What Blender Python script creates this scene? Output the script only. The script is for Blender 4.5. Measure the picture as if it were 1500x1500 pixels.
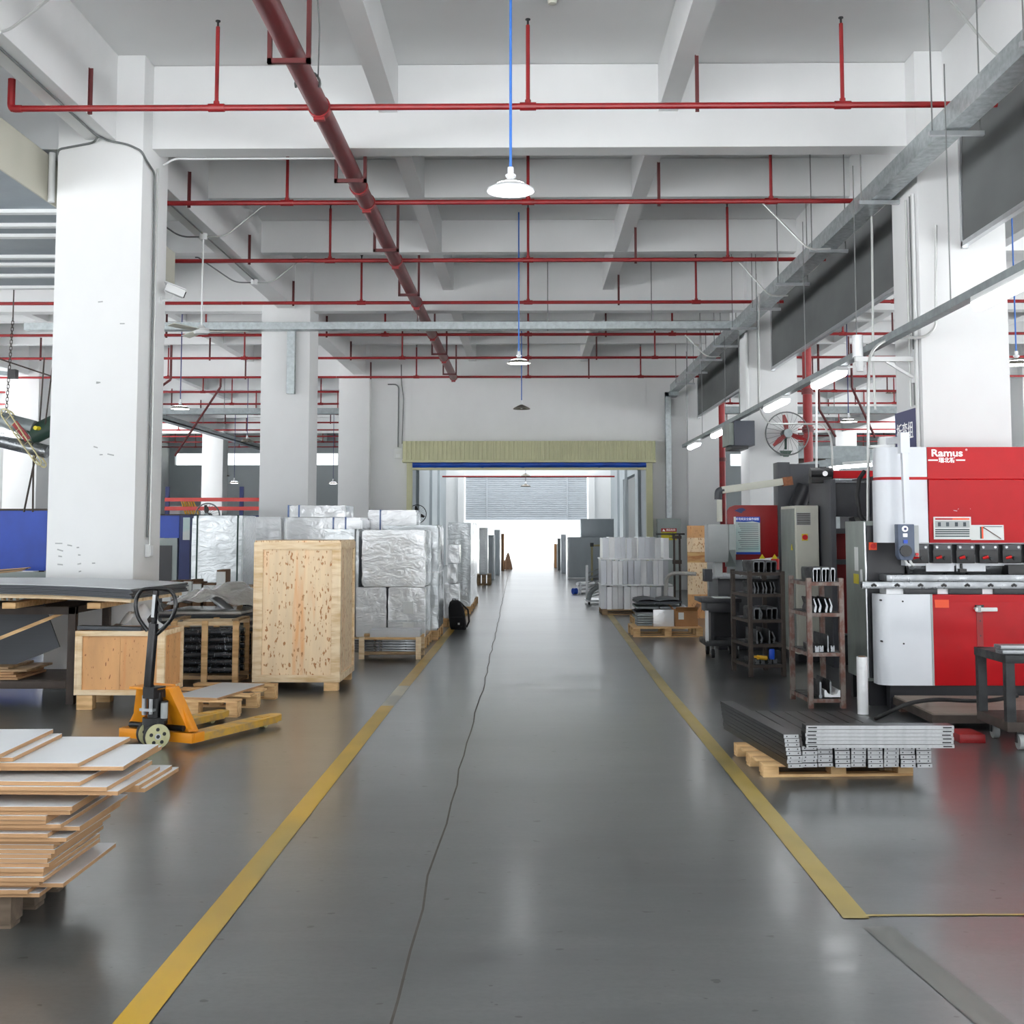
import bpy, bmesh, math, random
from mathutils import Vector, Matrix
random.seed(7)
for o in list(bpy.data.objects): bpy.data.objects.remove(o)
S = bpy.context.scene
C = S.collection
# ------------------------------------------------------------------ camera
FPX, CAMH, VPX, VPY = 1800.0, 1.6, 774.0, 773.0          # focal length in pixels of a 1500 px frame, eye height, vanishing point
PITCH = math.atan(FPX/23000.0)
PPY = VPY - FPX*math.tan(PITCH)
YAW = math.atan((VPX-750)/(FPX/math.cos(PITCH)))
cd = bpy.data.cameras.new('camera'); cam = bpy.data.objects.new('camera', cd); C.objects.link(cam)
cam.location = (0, 0, CAMH)
cam.rotation_euler = (math.pi/2+PITCH, 0, YAW)
cd.sensor_width = 36; cd.sensor_fit = 'HORIZONTAL'; cd.lens = 36*FPX/1500
cd.shift_y = (PPY-750)/1500.0
cd.clip_end = 400; cd.clip_start = .05
S.camera = cam
_fw = Vector((-math.sin(YAW)*math.cos(PITCH), math.cos(YAW)*math.cos(PITCH), math.sin(PITCH)))
_rt = Vector((math.cos(YAW), math.sin(YAW), 0)); _up = _rt.cross(_fw)
def _ray(x, y): return _fw*FPX + _rt*(x-750) - _up*(y-PPY)
def at(x, y, Y):
    "the point at depth Y that the photograph shows at pixel x, y"
    d = _ray(x, y); p = d*(Y/d.y); return Vector((p.x, p.y, p.z+CAMH))
def az(x, y, Z=0.0):
    "the point at height Z that the photograph shows at pixel x, y"
    d = _ray(x, y); p = d*((Z-CAMH)/d.z); return Vector((p.x, p.y, p.z+CAMH))
# ------------------------------------------------------------------ daylight and exposure
w = bpy.data.worlds.new('sky'); S.world = w; w.use_nodes = True
bg = w.node_tree.nodes['Background']; bg.inputs[0].default_value = (.93, .97, 1.0, 1); bg.inputs[1].default_value = 2.0
sl = bpy.data.lights.new('sun', 'SUN'); sl.energy = 60.0; sl.angle = .01; sl.color = (1, .99, .98)
so = bpy.data.objects.new('sun', sl); C.objects.link(so); so.location = (8, -30, 60)
so.rotation_euler = Vector((-.12, .5, -1.0)).to_track_quat('-Z', 'Y').to_euler()
S.view_settings.view_transform = 'Standard'; S.view_settings.look = 'None'
S.view_settings.gamma = 1; S.view_settings.use_curve_mapping = False
S.view_settings.exposure = -0.03
S.cycles.max_bounces = 7; S.cycles.diffuse_bounces = 5; S.cycles.glossy_bounces = 3; S.cycles.use_adaptive_sampling = True; S.cycles.adaptive_threshold = .03
S.cycles.sample_clamp_indirect = 6.0
S.cycles.caustics_reflective = False; S.cycles.caustics_refractive = False
# ------------------------------------------------------------------ materials
def lin(c): return tuple(((v/255)/12.92 if v/255 <= .04045 else ((v/255+.055)/1.055)**2.4) for v in c)
MATS = {}
def mat(name, col, rough=.5, metal=0., var=.10, sc=(3, 3, 3), bump=0., bsc=(40, 40, 40), spec=.5, emis=None, es=0., rvar=0., col2=None, thr=None, coat=0., det=3, bdist=0.):
    """principled; colour varies by a noise between col and col2; thr=(a,b) sharpens it into patches"""
    m = bpy.data.materials.new(name); m.use_nodes = True; MATS[name] = m
    nt = m.node_tree; N = nt.nodes; L = nt.links; p = N['Principled BSDF']
    c1 = lin(col); c2 = lin(col2) if col2 else tuple(max(0, v*(1-var*2)) for v in c1)
    p.inputs['Roughness'].default_value = rough; p.inputs['Metallic'].default_value = metal
    p.inputs['Specular IOR Level'].default_value = spec; p.inputs['Coat Weight'].default_value = coat
    p.inputs['Coat Roughness'].default_value = .15
    tc = N.new('ShaderNodeTexCoord')
    def noise(scl, d=det):
        mp = N.new('ShaderNodeMapping'); mp.inputs['Scale'].default_value = scl
        L.new(tc.outputs['Object'], mp.inputs[0])
        n = N.new('ShaderNodeTexNoise'); n.inputs['Scale'].default_value = 1; n.inputs['Detail'].default_value = d; n.inputs['Roughness'].default_value = .6
        L.new(mp.outputs[0], n.inputs['Vector']); return n
    p.inputs['Base Color'].default_value = (*c1, 1)
    if var > 0 or col2:
        n = noise(sc); r = N.new('ShaderNodeValToRGB')
        a, b = thr if thr else (.3, .7)
        r.color_ramp.elements[0].position = a; r.color_ramp.elements[1].position = b
        r.color_ramp.elements[0].color = (*c1, 1); r.color_ramp.elements[1].color = (*c2, 1)
        L.new(n.outputs[0], r.inputs[0]); L.new(r.outputs[0], p.inputs['Base Color'])
        if rvar:
            mr = N.new('ShaderNodeMapRange'); mr.inputs[1].default_value = .3; mr.inputs[2].default_value = .7
            mr.inputs[3].default_value = max(.02, rough-rvar); mr.inputs[4].default_value = min(1, rough+rvar)
            L.new(n.outputs[0], mr.inputs[0]); L.new(mr.outputs[0], p.inputs['Roughness'])
    if bump:
        nb = noise(bsc, 2); nb.inputs['Distortion'].default_value = bdist; bn = N.new('ShaderNodeBump'); bn.inputs['Strength'].default_value = bump; bn.inputs['Distance'].default_value = .02
        L.new(nb.outputs[0], bn.inputs['Height']); L.new(bn.outputs[0], p.inputs['Normal'])
    if emis:
        p.inputs['Emission Color'].default_value = (*lin(emis), 1); p.inputs['Emission Strength'].default_value = es
    return m
mat('wall', (241, 242, 242), .75, var=.025, sc=(1.2, 1.2, .8), bump=.03, bsc=(9, 9, 9))
mat('slab', (236, 237, 237), .8, var=.04, sc=(.5, .5, .5))
mat('panelwall', (178, 186, 190), .55, var=.05, sc=(.6, .6, .3))
mat('red_pipe', (144, 24, 28), .42, var=.12, sc=(6, 6, 6), spec=.5)
mat('red_main', (100, 26, 30), .45, var=.12, sc=(7, 3, 7), bump=.06, bsc=(30, 12, 30))
mat('red_bright', (205, 28, 30), .35, var=.05)
mat('hanger_red', (86, 22, 24), .5, var=.1)
mat('galv', (176, 184, 186), .38, metal=.75, var=.14, sc=(14, 14, 14), rvar=.1)
mat('galv_dull', (150, 158, 160), .5, metal=.45, var=.14, sc=(8, 8, 8))
mat('conduit', (196, 198, 196), .35, metal=.4, var=.06)
mat('scuff', (176, 178, 178), .7, var=.1)
mat('conduit_dark', (105, 108, 108), .45, metal=.3, var=.08)
mat('rod', (120, 122, 122), .5, metal=.3, var=.05)
mat('curtain', (98, 101, 101), .85, var=.14, sc=(.6, .6, 1.2))
mat('steel_dark', (58, 60, 62), .5, metal=.5, var=.2, sc=(8, 8, 8), rvar=.15)
mat('steel', (150, 153, 156), .32, metal=.85, var=.12, sc=(10, 10, 10), rvar=.1)
mat('steel_bright', (190, 193, 196), .28, metal=.8, var=.06, sc=(10, 10, 10))
mat('profile', (42, 44, 46), .28, metal=.6, var=.12, sc=(20, 2, 20))
mat('profile_end', (186, 188, 190), .35, metal=.5, var=.08, sc=(30, 30, 30))
mat('rust', (112, 84, 74), .75, var=.2, sc=(9, 9, 9), col2=(80, 72, 68), thr=(.4, .6))
mat('rust_grey', (128, 118, 112), .6, metal=.2, sc=(14, 14, 8), col2=(104, 72, 62), thr=(.42, .58))
mat('iron_brown', (70, 60, 54), .7, var=.2, sc=(8, 8, 8))
mat('black', (22, 22, 24), .4, var=.1)
mat('rubber', (28, 28, 30), .7, var=.1)
mat('black_gloss', (18, 18, 21), .22, var=.05)
mat('machine_dark', (66, 68, 74), .45, var=.15, sc=(3, 3, 3))
mat('machine_black', (33, 34, 40), .4, var=.15, sc=(3, 3, 3))
mat('machine_white', (228, 232, 238), .28, var=.03, sc=(2, 2, 2), coat=.3)
mat('machine_red', (186, 16, 26), .38, var=.12, sc=(1.5, 1.5, 1.2), spec=.25)
mat('machine_red_dark', (150, 20, 24), .38, var=.1, sc=(3, 3, 3))
mat('machine_grey', (168, 172, 172), .45, var=.06)
mat('pendant_blue', (84, 96, 118), .45, var=.05)
mat('beige', (204, 204, 192), .5, var=.05)
mat('cab_green', (140, 148, 142), .5, var=.12, sc=(4, 4, 2))
mat('cab_grey', (168, 178, 176), .5, var=.05)
mat('blue', (20, 74, 190), .4, var=.12, sc=(2, 2, 2))
mat('blue_dark', (38, 52, 110), .5, var=.1)
mat('blue_cord', (52, 108, 190), .5, var=.05)
mat('tarp', (22, 82, 190), .4, var=.25, sc=(3, 3, 12), bump=.3, bsc=(4, 4, 20))
mat('cab_far', (206, 214, 220), .35, metal=.15, var=.06, sc=(2, 2, 1))
mat('deck_grey', (142, 130, 120), .7, var=.12, sc=(2, 10, 10))
mat('canopy', (196, 196, 158), .45, var=.05, sc=(2, 2, 2))
mat('lamp_shade', (118, 112, 100), .4, metal=.3, var=.08)
mat('lamp_on', (255, 255, 255), .4, var=0, emis=(250, 252, 255), es=22)
mat('tube_on', (255, 255, 255), .4, var=0, emis=(250, 252, 255), es=13)
mat('lamp_white', (238, 240, 242), .4, var=.02)
mat('plastic_white', (228, 230, 230), .45, var=.03)
mat('yellow_line', (186, 150, 44), .38, var=.15, sc=(1.1, .5, 1), col2=(150, 136, 84), thr=(.45, .72), rvar=.1)
mat('yellow_worn', (186, 180, 156), .35, sc=(2, 1.0, 1), col2=(140, 140, 130), thr=(.4, .6))
mat('yellow_dull', (160, 140, 66), .36, var=.15, sc=(1.4, .6, 1), col2=(122, 116, 84), thr=(.5, .75), rvar=.1)
mat('line_trace', (100, 101, 96), .34, sc=(3, 1.2, 1), col2=(78, 80, 80), thr=(.35, .65))
mat('crack', (84, 80, 72), .9, var=.2, sc=(20, 6, 20))
mat('jack_orange', (236, 150, 26), .4, var=.08, sc=(6, 6, 6))
mat('jack_fork', (204, 158, 60), .45, sc=(9, 9, 9), col2=(168, 140, 92), thr=(.45, .65))
mat('wheel_cream', (196, 194, 150), .5, var=.1, sc=(14, 14, 14))
mat('mdf_white', (226, 229, 232), .35, var=.02)
mat('mdf_edge', (184, 144, 104), .8, var=.12, sc=(2, 2, 60))
mat('pine', (228, 190, 138), .65, sc=(3, 22, 22), col2=(186, 142, 92), thr=(.4, .7))
mat('pine_grey', (176, 148, 112), .7, sc=(3, 16, 16), col2=(128, 104, 78), thr=(.4, .7))
mat('pine_old', (116, 100, 84), .8, sc=(3, 14, 14), col2=(84, 72, 60), thr=(.4, .7))
mat('pine_pale', (236, 214, 180), .6, sc=(3, 18, 18), col2=(206, 172, 124), thr=(.4, .7))
mat('cardboard', (172, 126, 84), .8, var=.08, sc=(6, 6, 6))
mat('cardboard_dark', (112, 82, 58), .85, var=.15, sc=(6, 6, 6))
mat('osb_red', (176, 118, 70), .7, sc=(3, 3, 16), col2=(208, 168, 112), thr=(.4, .6))
mat('film', (250, 252, 254), .17, metal=.22, var=.04, sc=(3, 3, 3), bump=.32, bdist=2.2, bsc=(4.5, 4.5, 8), spec=.6, coat=.6)
mat('film_grey', (226, 232, 235), .17, metal=.25, var=.07, sc=(3, 3, 3), bump=.4, bdist=2.5, bsc=(4, 4, 9), spec=.6, coat=.6)
mat('film_sheet', (190, 188, 182), .2, var=.12, sc=(5, 5, 5), bump=.7, bsc=(14, 14, 14), spec=.6, coat=.5)
mat('film_black', (42, 46, 52), .18, sc=(40, 40, 12), col2=(150, 158, 166), thr=(.6, .68), bump=.5, bsc=(40, 40, 20), coat=.5)
mat('tape_blue', (104, 128, 178), .3, var=.1)
mat('band_green', (38, 66, 60), .5, var=.1)
mat('sheet_grey', (208, 211, 214), .4, var=.03)
mat('sheet_dark', (62, 66, 72), .5, var=.06, sc=(2, 2, 80))
mat('panel_white', (248, 250, 252), .3, metal=.1, var=.03, sc=(4, 4, 4))
mat('panel_silver', (190, 194, 200), .3, metal=.35, var=.06)
mat('fabric_black', (20, 21, 23), .9, var=.2, sc=(30, 30, 30))
mat('paper', (228, 230, 228), .6, var=.02)
mat('sticker_yellow', (222, 206, 30), .5, var=0)
mat('sticker_red', (172, 22, 26), .5, var=0)
mat('sticker_orange', (236, 84, 44), .5, var=0)
mat('sign_blue', (50, 56, 104), .45, var=.03)
mat('poster_teal', (176, 206, 204), .5, col2=(206, 210, 208), sc=(1, 1, 2.4), thr=(.4, .6))
mat('ink', (60, 70, 76), .6, var=0)
mat('letter_white_glow', (238, 238, 240), .4, var=0, emis=(255, 255, 255), es=.35)  # white marking paint given a faint glow of its own
mat('letter_grey', (196, 198, 196), .5, var=0)
mat('duct_beige', (186, 184, 170), .55, var=.1, sc=(.6, .6, .3))
mat('duct_bluegrey', (136, 146, 152), .5, var=.05)
mat('motor_green', (46, 72, 62), .45, var=.1)
mat('yellow_pole', (226, 176, 48), .4, var=.05)
mat('rack_red', (214, 72, 66), .45, var=.05)
mat('ground_out', (206, 208, 210), .9, var=.06, sc=(.3, .3, .3))
mat('road_out', (122, 126, 122), .9, var=.06, sc=(.3, .3, .3))
mat('slat', (206, 212, 218), .4, var=.03)
mat('bamboo', (206, 196, 150), .55, var=.1)
mat('navy_box', (70, 74, 84), .5, var=.06)
mat('copper_rag', (150, 96, 66), .8, var=.2, sc=(20, 20, 20))
# opal roof sheet, unseen, added to light the passage
_m = mat('opal', (235, 238, 240), .6, var=0); _n = _m.node_tree.nodes; _l = _m.node_tree.links
_t = _n.new('ShaderNodeBsdfTranslucent'); _t.inputs[0].default_value = (.45, .46, .47, 1); _x = _n.new('ShaderNodeMixShader'); _x.inputs[0].default_value = .35
_l.new(_n['Principled BSDF'].outputs[0], _x.inputs[1]); _l.new(_t.outputs[0], _x.inputs[2]); _l.new(_x.outputs[0], _n['Material Output'].inputs[0])
# plywood: vertical grain, orange streaks and small dark knots
def plywood(name, base, streak, knot, gs=(9, 9, .9), kt=.61):
    m = mat(name, base, .55, var=0); nt = m.node_tree; N = nt.nodes; L = nt.links; p = N['Principled BSDF']
    tc = N.new('ShaderNodeTexCoord')
    def ns(s, d, r=.6):
        mp = N.new('ShaderNodeMapping'); mp.inputs['Scale'].default_value = s; L.new(tc.outputs['Object'], mp.inputs[0])
        n = N.new('ShaderNodeTexNoise'); n.inputs['Scale'].default_value = 1; n.inputs['Detail'].default_value = d; n.inputs['Roughness'].default_value = r
        L.new(mp.outputs[0], n.inputs['Vector']); return n
    def ramp(n, a, b):
        r = N.new('ShaderNodeMapRange'); r.inputs[1].default_value = a; r.inputs[2].default_value = b; L.new(n.outputs[0], r.inputs[0]); return r
    def mix(f, c1, c2):
        x = N.new('ShaderNodeMix'); x.data_type = 'RGBA'
        L.new(f.outputs[0], x.inputs[0])
        if isinstance(c1, tuple): x.inputs[6].default_value = (*lin(c1), 1)
        else: L.new(c1.outputs[2], x.inputs[6])
        x.inputs[7].default_value = (*lin(c2), 1); return x
    a = mix(ramp(ns(gs, 4), .35, .75), base, tuple(v*.9 for v in base))
    b = mix(ramp(ns((7, 7, .7), 3), .57, .76), a, streak)
    c = mix(ramp(ns((52, 52, 20), 2, .4), kt, kt+.06), b, knot)
    L.new(c.outputs[2], p.inputs['Base Color']); return m
plywood('ply', (238, 212, 174), (228, 164, 104), (176, 120, 72))
plywood('ply_orange', (222, 168, 112), (212, 136, 76), (150, 92, 52), (6, 6, 1.5), .66)
# floor: sealed grey concrete with cloudy stains, fine streaks, dark specks and uneven gloss
def floor_mat():
    m = mat('concrete', (112, 115, 116), .2, var=0); nt = m.node_tree; N = nt.nodes; L = nt.links; p = N['Principled BSDF']
    tc = N.new('ShaderNodeTexCoord')
    def ns(s, d, r=.6):
        mp = N.new('ShaderNodeMapping'); mp.inputs['Scale'].default_value = s; L.new(tc.outputs['Object'], mp.inputs[0])
        n = N.new('ShaderNodeTexNoise'); n.inputs['Scale'].default_value = 1; n.inputs['Detail'].default_value = d; n.inputs['Roughness'].default_value = r
        L.new(mp.outputs[0], n.inputs['Vector']); return n
    def rng(n, a, b, c, d):
        r = N.new('ShaderNodeMapRange'); r.inputs[1].default_value = a; r.inputs[2].default_value = b; r.inputs[3].default_value = c; r.inputs[4].default_value = d
        L.new(n.outputs[0], r.inputs[0]); return r
    def mix(f, c1, c2):
        x = N.new('ShaderNodeMix'); x.data_type = 'RGBA'; L.new(f.outputs[0], x.inputs[0])
        if isinstance(c1, tuple): x.inputs[6].default_value = (*lin(c1), 1)
        else: L.new(c1.outputs[2], x.inputs[6])
        x.inputs[7].default_value = (*lin(c2), 1); return x
    big = ns((.35, .5, 1), 5); st = ns((.7, 5, 1), 4); sp = ns((13, 19, 1), 2, .4); fine = ns((26, 40, 1), 4, .7)
    a = mix(rng(big, .35, .68, 0, 1), (88, 91, 91), (58, 61, 62))
    b = mix(rng(st, .45, .75, 0, .45), a, (106, 108, 107))
    d = mix(rng(fine, .42, .72, 0, .4), b, (62, 64, 66))
    c = mix(rng(sp, .715, .74, 0, .85), d, (30, 29, 28))
    L.new(c.outputs[2], p.inputs['Base Color'])
    L.new(rng(st, .3, .75, .278, .33).outputs[0], p.inputs['Roughness'])
    p.inputs['Specular IOR Level'].default_value = .5; p.inputs['Coat Weight'].default_value = .5; p.inputs['Coat IOR'].default_value = 1.55
    L.new(rng(st, .3, .75, .13, .23).outputs[0], p.inputs['Coat Roughness'])
floor_mat()
# ------------------------------------------------------------------ mesh building
class MB:
    def __init__(s, off=(0, 0, 0)): s.v = []; s.f = []; s.m = []; s.o = Vector(off)
    def _a(s, vs, fs, mi=0):
        b = len(s.v); s.v += [tuple(Vector(v)-s.o) for v in vs]; s.f += [tuple(b+i for i in f) for f in fs]; s.m += [mi]*len(fs); return s
    def box(s, x0, x1, y0, y1, z0, z1, mi=0, top=None):
        if x0 > x1: x0, x1 = x1, x0
        if y0 > y1: y0, y1 = y1, y0
        if z0 > z1: z0, z1 = z1, z0
        vs = [(x0, y0, z0), (x1, y0, z0), (x1, y1, z0), (x0, y1, z0), (x0, y0, z1), (x1, y0, z1), (x1, y1, z1), (x0, y1, z1)]
        fs = [(0, 3, 2, 1), (0, 1, 5, 4), (1, 2, 6, 5), (2, 3, 7, 6), (3, 0, 4, 7), (4, 5, 6, 7)]
        s._a(vs, fs, mi)
        if top is not None: s.m[-1] = top
        return s
    def obox(s, c, size, R=None, mi=0):
        R = R or Matrix.Identity(3); hx, hy, hz = [q/2 for q in size]; c = Vector(c)
        vs = [c+R@Vector((a*hx, b*hy, d*hz)) for d in (-1, 1) for a, b in ((-1, -1), (1, -1), (1, 1), (-1, 1))]
        return s._a(vs, [(0, 3, 2, 1), (0, 1, 5, 4), (1, 2, 6, 5), (2, 3, 7, 6), (3, 0, 4, 7), (4, 5, 6, 7)], mi)
    def bar(s, p0, p1, w, h, mi=0, up=(0, 0, 1)):
        p0 = Vector(p0); p1 = Vector(p1); d = (p1-p0); l = d.length; d.normalize(); u = Vector(up)
        if abs(d.dot(u)) > .98: u = Vector((0, 1, 0))
        a = d.cross(u).normalized(); b = a.cross(d).normalized()
        R = Matrix((d, a, b)).transposed(); return s.obox((p0+p1)/2, (l, w, h), R, mi)
    def cyl(s, p0, p1, r, n=12, r2=None, mi=0):
        return s.tube([p0, p1], r, n, mi, r2)
    def tube(s, path, r, n=8, mi=0, r2=None, closed=False):
        P = [Vector(p) for p in path]; k = len(P); rings = []; prev = None
        for i in range(k):
            if closed: t = (P[(i+1) % k]-P[i-1])
            else: t = P[min(i+1, k-1)]-P[max(i-1, 0)]
            t.normalize()
            if prev is None:
                a = t.cross(Vector((0, 0, 1)));
                if a.length < .05: a = t.cross(Vector((0, 1, 0)))
            else: a = prev-t*prev.dot(t)
            a.normalize(); prev = a; b = t.cross(a)
            rr = r if r2 is None else r+(r2-r)*i/(k-1)
            rings.append([P[i]+(a*math.cos(2*math.pi*j/n)+b*math.sin(2*math.pi*j/n))*rr for j in range(n)])
        vs = [v for q in rings for v in q]; fs = []
        for i in range(k if closed else k-1):
            i2 = (i+1) % k
            for j in range(n): fs.append((i*n+j, i*n+(j+1) % n, i2*n+(j+1) % n, i2*n+j))
        if not closed: fs += [tuple(range(n))[::-1], tuple((k-1)*n+j for j in range(n))]
        return s._a(vs, fs, mi)
    def lathe(s, prof, n=24, c=(0, 0, 0), mi=0):
        c = Vector(c); vs = []; fs = []; k = len(prof)
        for r, z in prof:
            for j in range(n): vs.append(c+Vector((r*math.cos(2*math.pi*j/n), r*math.sin(2*math.pi*j/n), z)))
        for i in range(k-1):
            for j in range(n): fs.append((i*n+j, i*n+(j+1) % n, (i+1)*n+(j+1) % n, (i+1)*n+j))
        return s._a(vs, fs, mi)
    def prism(s, poly, a, b, axis='y', mi=0):
        "poly in the two other axes, swept from a to b along axis"
        def mk(p, t): return {'x': (t, p[0], p[1]), 'y': (p[0], t, p[1]), 'z': (p[0], p[1], t)}[axis]
        n = len(poly); vs = [mk(p, a) for p in poly]+[mk(p, b) for p in poly]
        fs = [tuple(range(n)), tuple(range(2*n-1, n-1, -1))]+[(i, i+n, (i+1) % n+n, (i+1) % n) for i in range(n)]
        return s._a(vs, fs, mi)
    def grid(s, fn, nu, nv, mi=0):
        vs = [fn(i/nu, j/nv) for j in range(nv+1) for i in range(nu+1)]
        fs = [(j*(nu+1)+i, j*(nu+1)+i+1, (j+1)*(nu+1)+i+1, (j+1)*(nu+1)+i) for j in range(nv) for i in range(nu)]
        return s._a(vs, fs, mi)
    def mesh(s, name, bev=0., smooth=True, fix=True):
        me = bpy.data.meshes.new(name); me.from_pydata(s.v, [], s.f); me.polygons.foreach_set('material_index', s.m)
        bm = bmesh.new(); bm.from_mesh(me)
        if fix: bmesh.ops.recalc_face_normals(bm, faces=bm.faces)
        if bev:
            es = [e for e in bm.edges if len(e.link_faces) == 2 and e.calc_face_angle(0) > .6]
            bmesh.ops.bevel(bm, geom=es, offset=bev, segments=2, affect='EDGES', profile=.6, clamp_overlap=True)
        bm.to_mesh(me); bm.free()
        if smooth:
            me.shade_smooth(); me.set_sharp_from_angle(angle=.6)
        return me
def setm(me, m):
    for q in (m if isinstance(m, (list, tuple)) else [m]): me.materials.append(MATS[q])
def link(name, me, parent=None, loc=None):
    o = bpy.data.objects.new(name, me); C.objects.link(o)
    if parent is not None: o.parent = parent
    if loc is not None: o.location = loc
    return o
def part(name, mb, m, parent=None, bev=0., smooth=True, label=None, fix=True, kind=None):
    me = mb.mesh(name, bev, smooth, fix); setm(me, m); o = link(name, me, parent)
    if label: o['label'] = label
    if kind: o['kind'] = kind
    return o
def tag(o, label, cat, group=None, kind=None):
    o['label'] = label; o['category'] = cat
    if group: o['group'] = group
    if kind: o['kind'] = kind
    return o
def thing(name, label, cat, loc=(0, 0, 0), rz=0., group=None):
    o = bpy.data.objects.new(name, None); C.objects.link(o); o.location = loc; o.rotation_euler = (0, 0, rz); o.empty_display_size = .1
    return tag(o, label, cat, group)
def solo(name, mb, m, label, cat, group=None, bev=0., smooth=True, fix=True):
    "a thing that is one mesh; its origin is moved to the middle of its base"
    xs = [v[0] for v in mb.v]; ys = [v[1] for v in mb.v]; zs = [v[2] for v in mb.v]
    c = ((min(xs)+max(xs))/2, (min(ys)+max(ys))/2, min(zs))
    mb.v = [(v[0]-c[0], v[1]-c[1], v[2]-c[2]) for v in mb.v]
    o = part(name, mb, m, None, bev, smooth, fix=fix); o.location = c
    return tag(o, label, cat, group)
def struct(name, mb, m, parent=None, bev=0., smooth=False, fix=True):
    o = part(name, mb, m, parent, bev, smooth, fix=fix)
    if parent is None: o['kind'] = 'structure'
    return o
def dup(root, loc, rz=0., label=None, group=None):
    r = root.copy(); C.objects.link(r); r.location = loc; r.rotation_euler = (0, 0, rz)
    if label: r['label'] = label
    if group: r['group'] = group
    for ch in list(root.children):
        c = ch.copy(); C.objects.link(c); c.parent = r
        for g in ch.children:
            d = g.copy(); C.objects.link(d); d.parent = c
    return r
def text(body, size, m, parent, loc, rot=(math.pi/2, 0, 0), name='lettering', ext=.001, align='CENTER', bold=0., sx=1.):
    cu = bpy.data.curves.new(name, 'FONT'); cu.body = body; cu.size = size; cu.extrude = ext; cu.align_x = align; cu.align_y = 'CENTER'; cu.offset = bold
    tmp = bpy.data.objects.new('tmp_text', cu); C.objects.link(tmp); bpy.context.view_layer.update()
    me = bpy.data.meshes.new_from_object(tmp.evaluated_get(bpy.context.evaluated_depsgraph_get())); bpy.data.objects.remove(tmp); bpy.data.curves.remove(cu)
    me.materials.clear(); me.materials.append(MATS[m]); me.name = name
    o = link(name, me, parent, loc); o.rotation_euler = rot; o.scale = (sx, 1, 1)
    return o
ORD = 'first second third fourth fifth sixth seventh eighth ninth tenth eleventh twelfth thirteenth fourteenth fifteenth sixteenth seventeenth eighteenth nineteenth twentieth'.split()
ORD += ['twenty-'+q for q in ORD[:9]]+['thirtieth']+['thirty-'+q for q in ORD[:9]]+['fortieth']
def rz3(a): return Matrix.Rotation(a, 3, 'Z')
def arc_path(pts, r=.08, n=5):
    "polyline with rounded corners"
    P = [Vector(p) for p in pts]; out = [P[0]]
    for i in range(1, len(P)-1):
        a = (P[i-1]-P[i]); b = (P[i+1]-P[i]); q = min(r, a.length*.45, b.length*.45); A = P[i]+a.normalized()*q; B = P[i]+b.normalized()*q
        for k in range(n+1):
            t = k/n; out.append(A*(1-t)**2+P[i]*2*t*(1-t)+B*t*t)
    out.append(P[-1]); return out
# ================================================================== the building
CEIL, BEAMZ, MINZ = 6.47, 5.57, 5.95
struct('floor', MB().box(-18.4, 18.4, -6, 62, -.2, 0), 'concrete')
cm = MB()
cm.box(-18.4, 18.4, -6, 40, CEIL, CEIL+.25); cm.box(-18.4, -3.6, 40, 62, CEIL, CEIL+.25); cm.box(3.6, 18.4, 40, 62, CEIL, CEIL+.25)
struct('ceiling', cm, 'slab')
struct('roof_light', MB()._a([(-3.6, 40, CEIL+.1), (3.6, 40, CEIL+.1), (3.6, 53.2, CEIL+.1), (-3.6, 53.2, CEIL+.1)], [(0, 1, 2, 3)]), 'opal', fix=False)  # out of view, put in to bring daylight over the passage
def column(x, y, w=.88, zt=CEIL, y1=None):
    o = struct('column', MB((x, y+w/2, 0)).box(x-w/2, x+w/2, y, (y1 or y+w), 0, zt), 'wall', bev=.012, smooth=True); o.location = (x, y+w/2, 0); return o
for s in (-1, 1):
    for y in (12.3, 22.0): column(s*4.39, y)
    column(s*4.52, 31.7, .8)
    for y in (22.0, 31.7, 41.4, 51.1): column(s*13.2, y)
    for y in (41.4, 51.1): column(s*4.5, y, .78)
ROWS = (12.6, 22.3, 32.0, 41.7, 51.4)
for y in ROWS:
    if y < 40: struct('beam', MB().box(-18.2, 18.2, y, y+.29, BEAMZ, CEIL-.004), 'wall', bev=.006)
    else:
        for s in (-1, 1): struct('beam', MB().box(s*3.7, s*18.2, y, y+.29, BEAMZ, CEIL-.004), 'wall')
for x in (-13.2, -4.39, 4.39, 13.2):
    struct('beam', MB().box(x-.155, x+.155, -5.9, 61.9, BEAMZ+.002, CEIL-.002), 'wall', bev=.006)
for k, y in enumerate(ROWS[:4]):
    for t in (1, 2):
        yy = y+.1+t*3.23
        if yy < 32: struct('minor_beam', MB().box(-18.2, 18.2, yy, yy+.2, MINZ, CEIL-.006), 'wall')
        else:
            for s in (-1, 1): struct('minor_beam', MB().box(s*3.7, s*18.2, yy, yy+.2, MINZ, CEIL-.006), 'wall')
for x in (-14.67, -10.27, -7.33, -1.467, 1.467, 7.33, 10.27, 14.67):
    struct('minor_beam', MB().box(x-.1, x+.1, -5.8, 32.0 if abs(x) < 2 else 61.8, MINZ+.002, CEIL-.008), 'wall')
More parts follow.
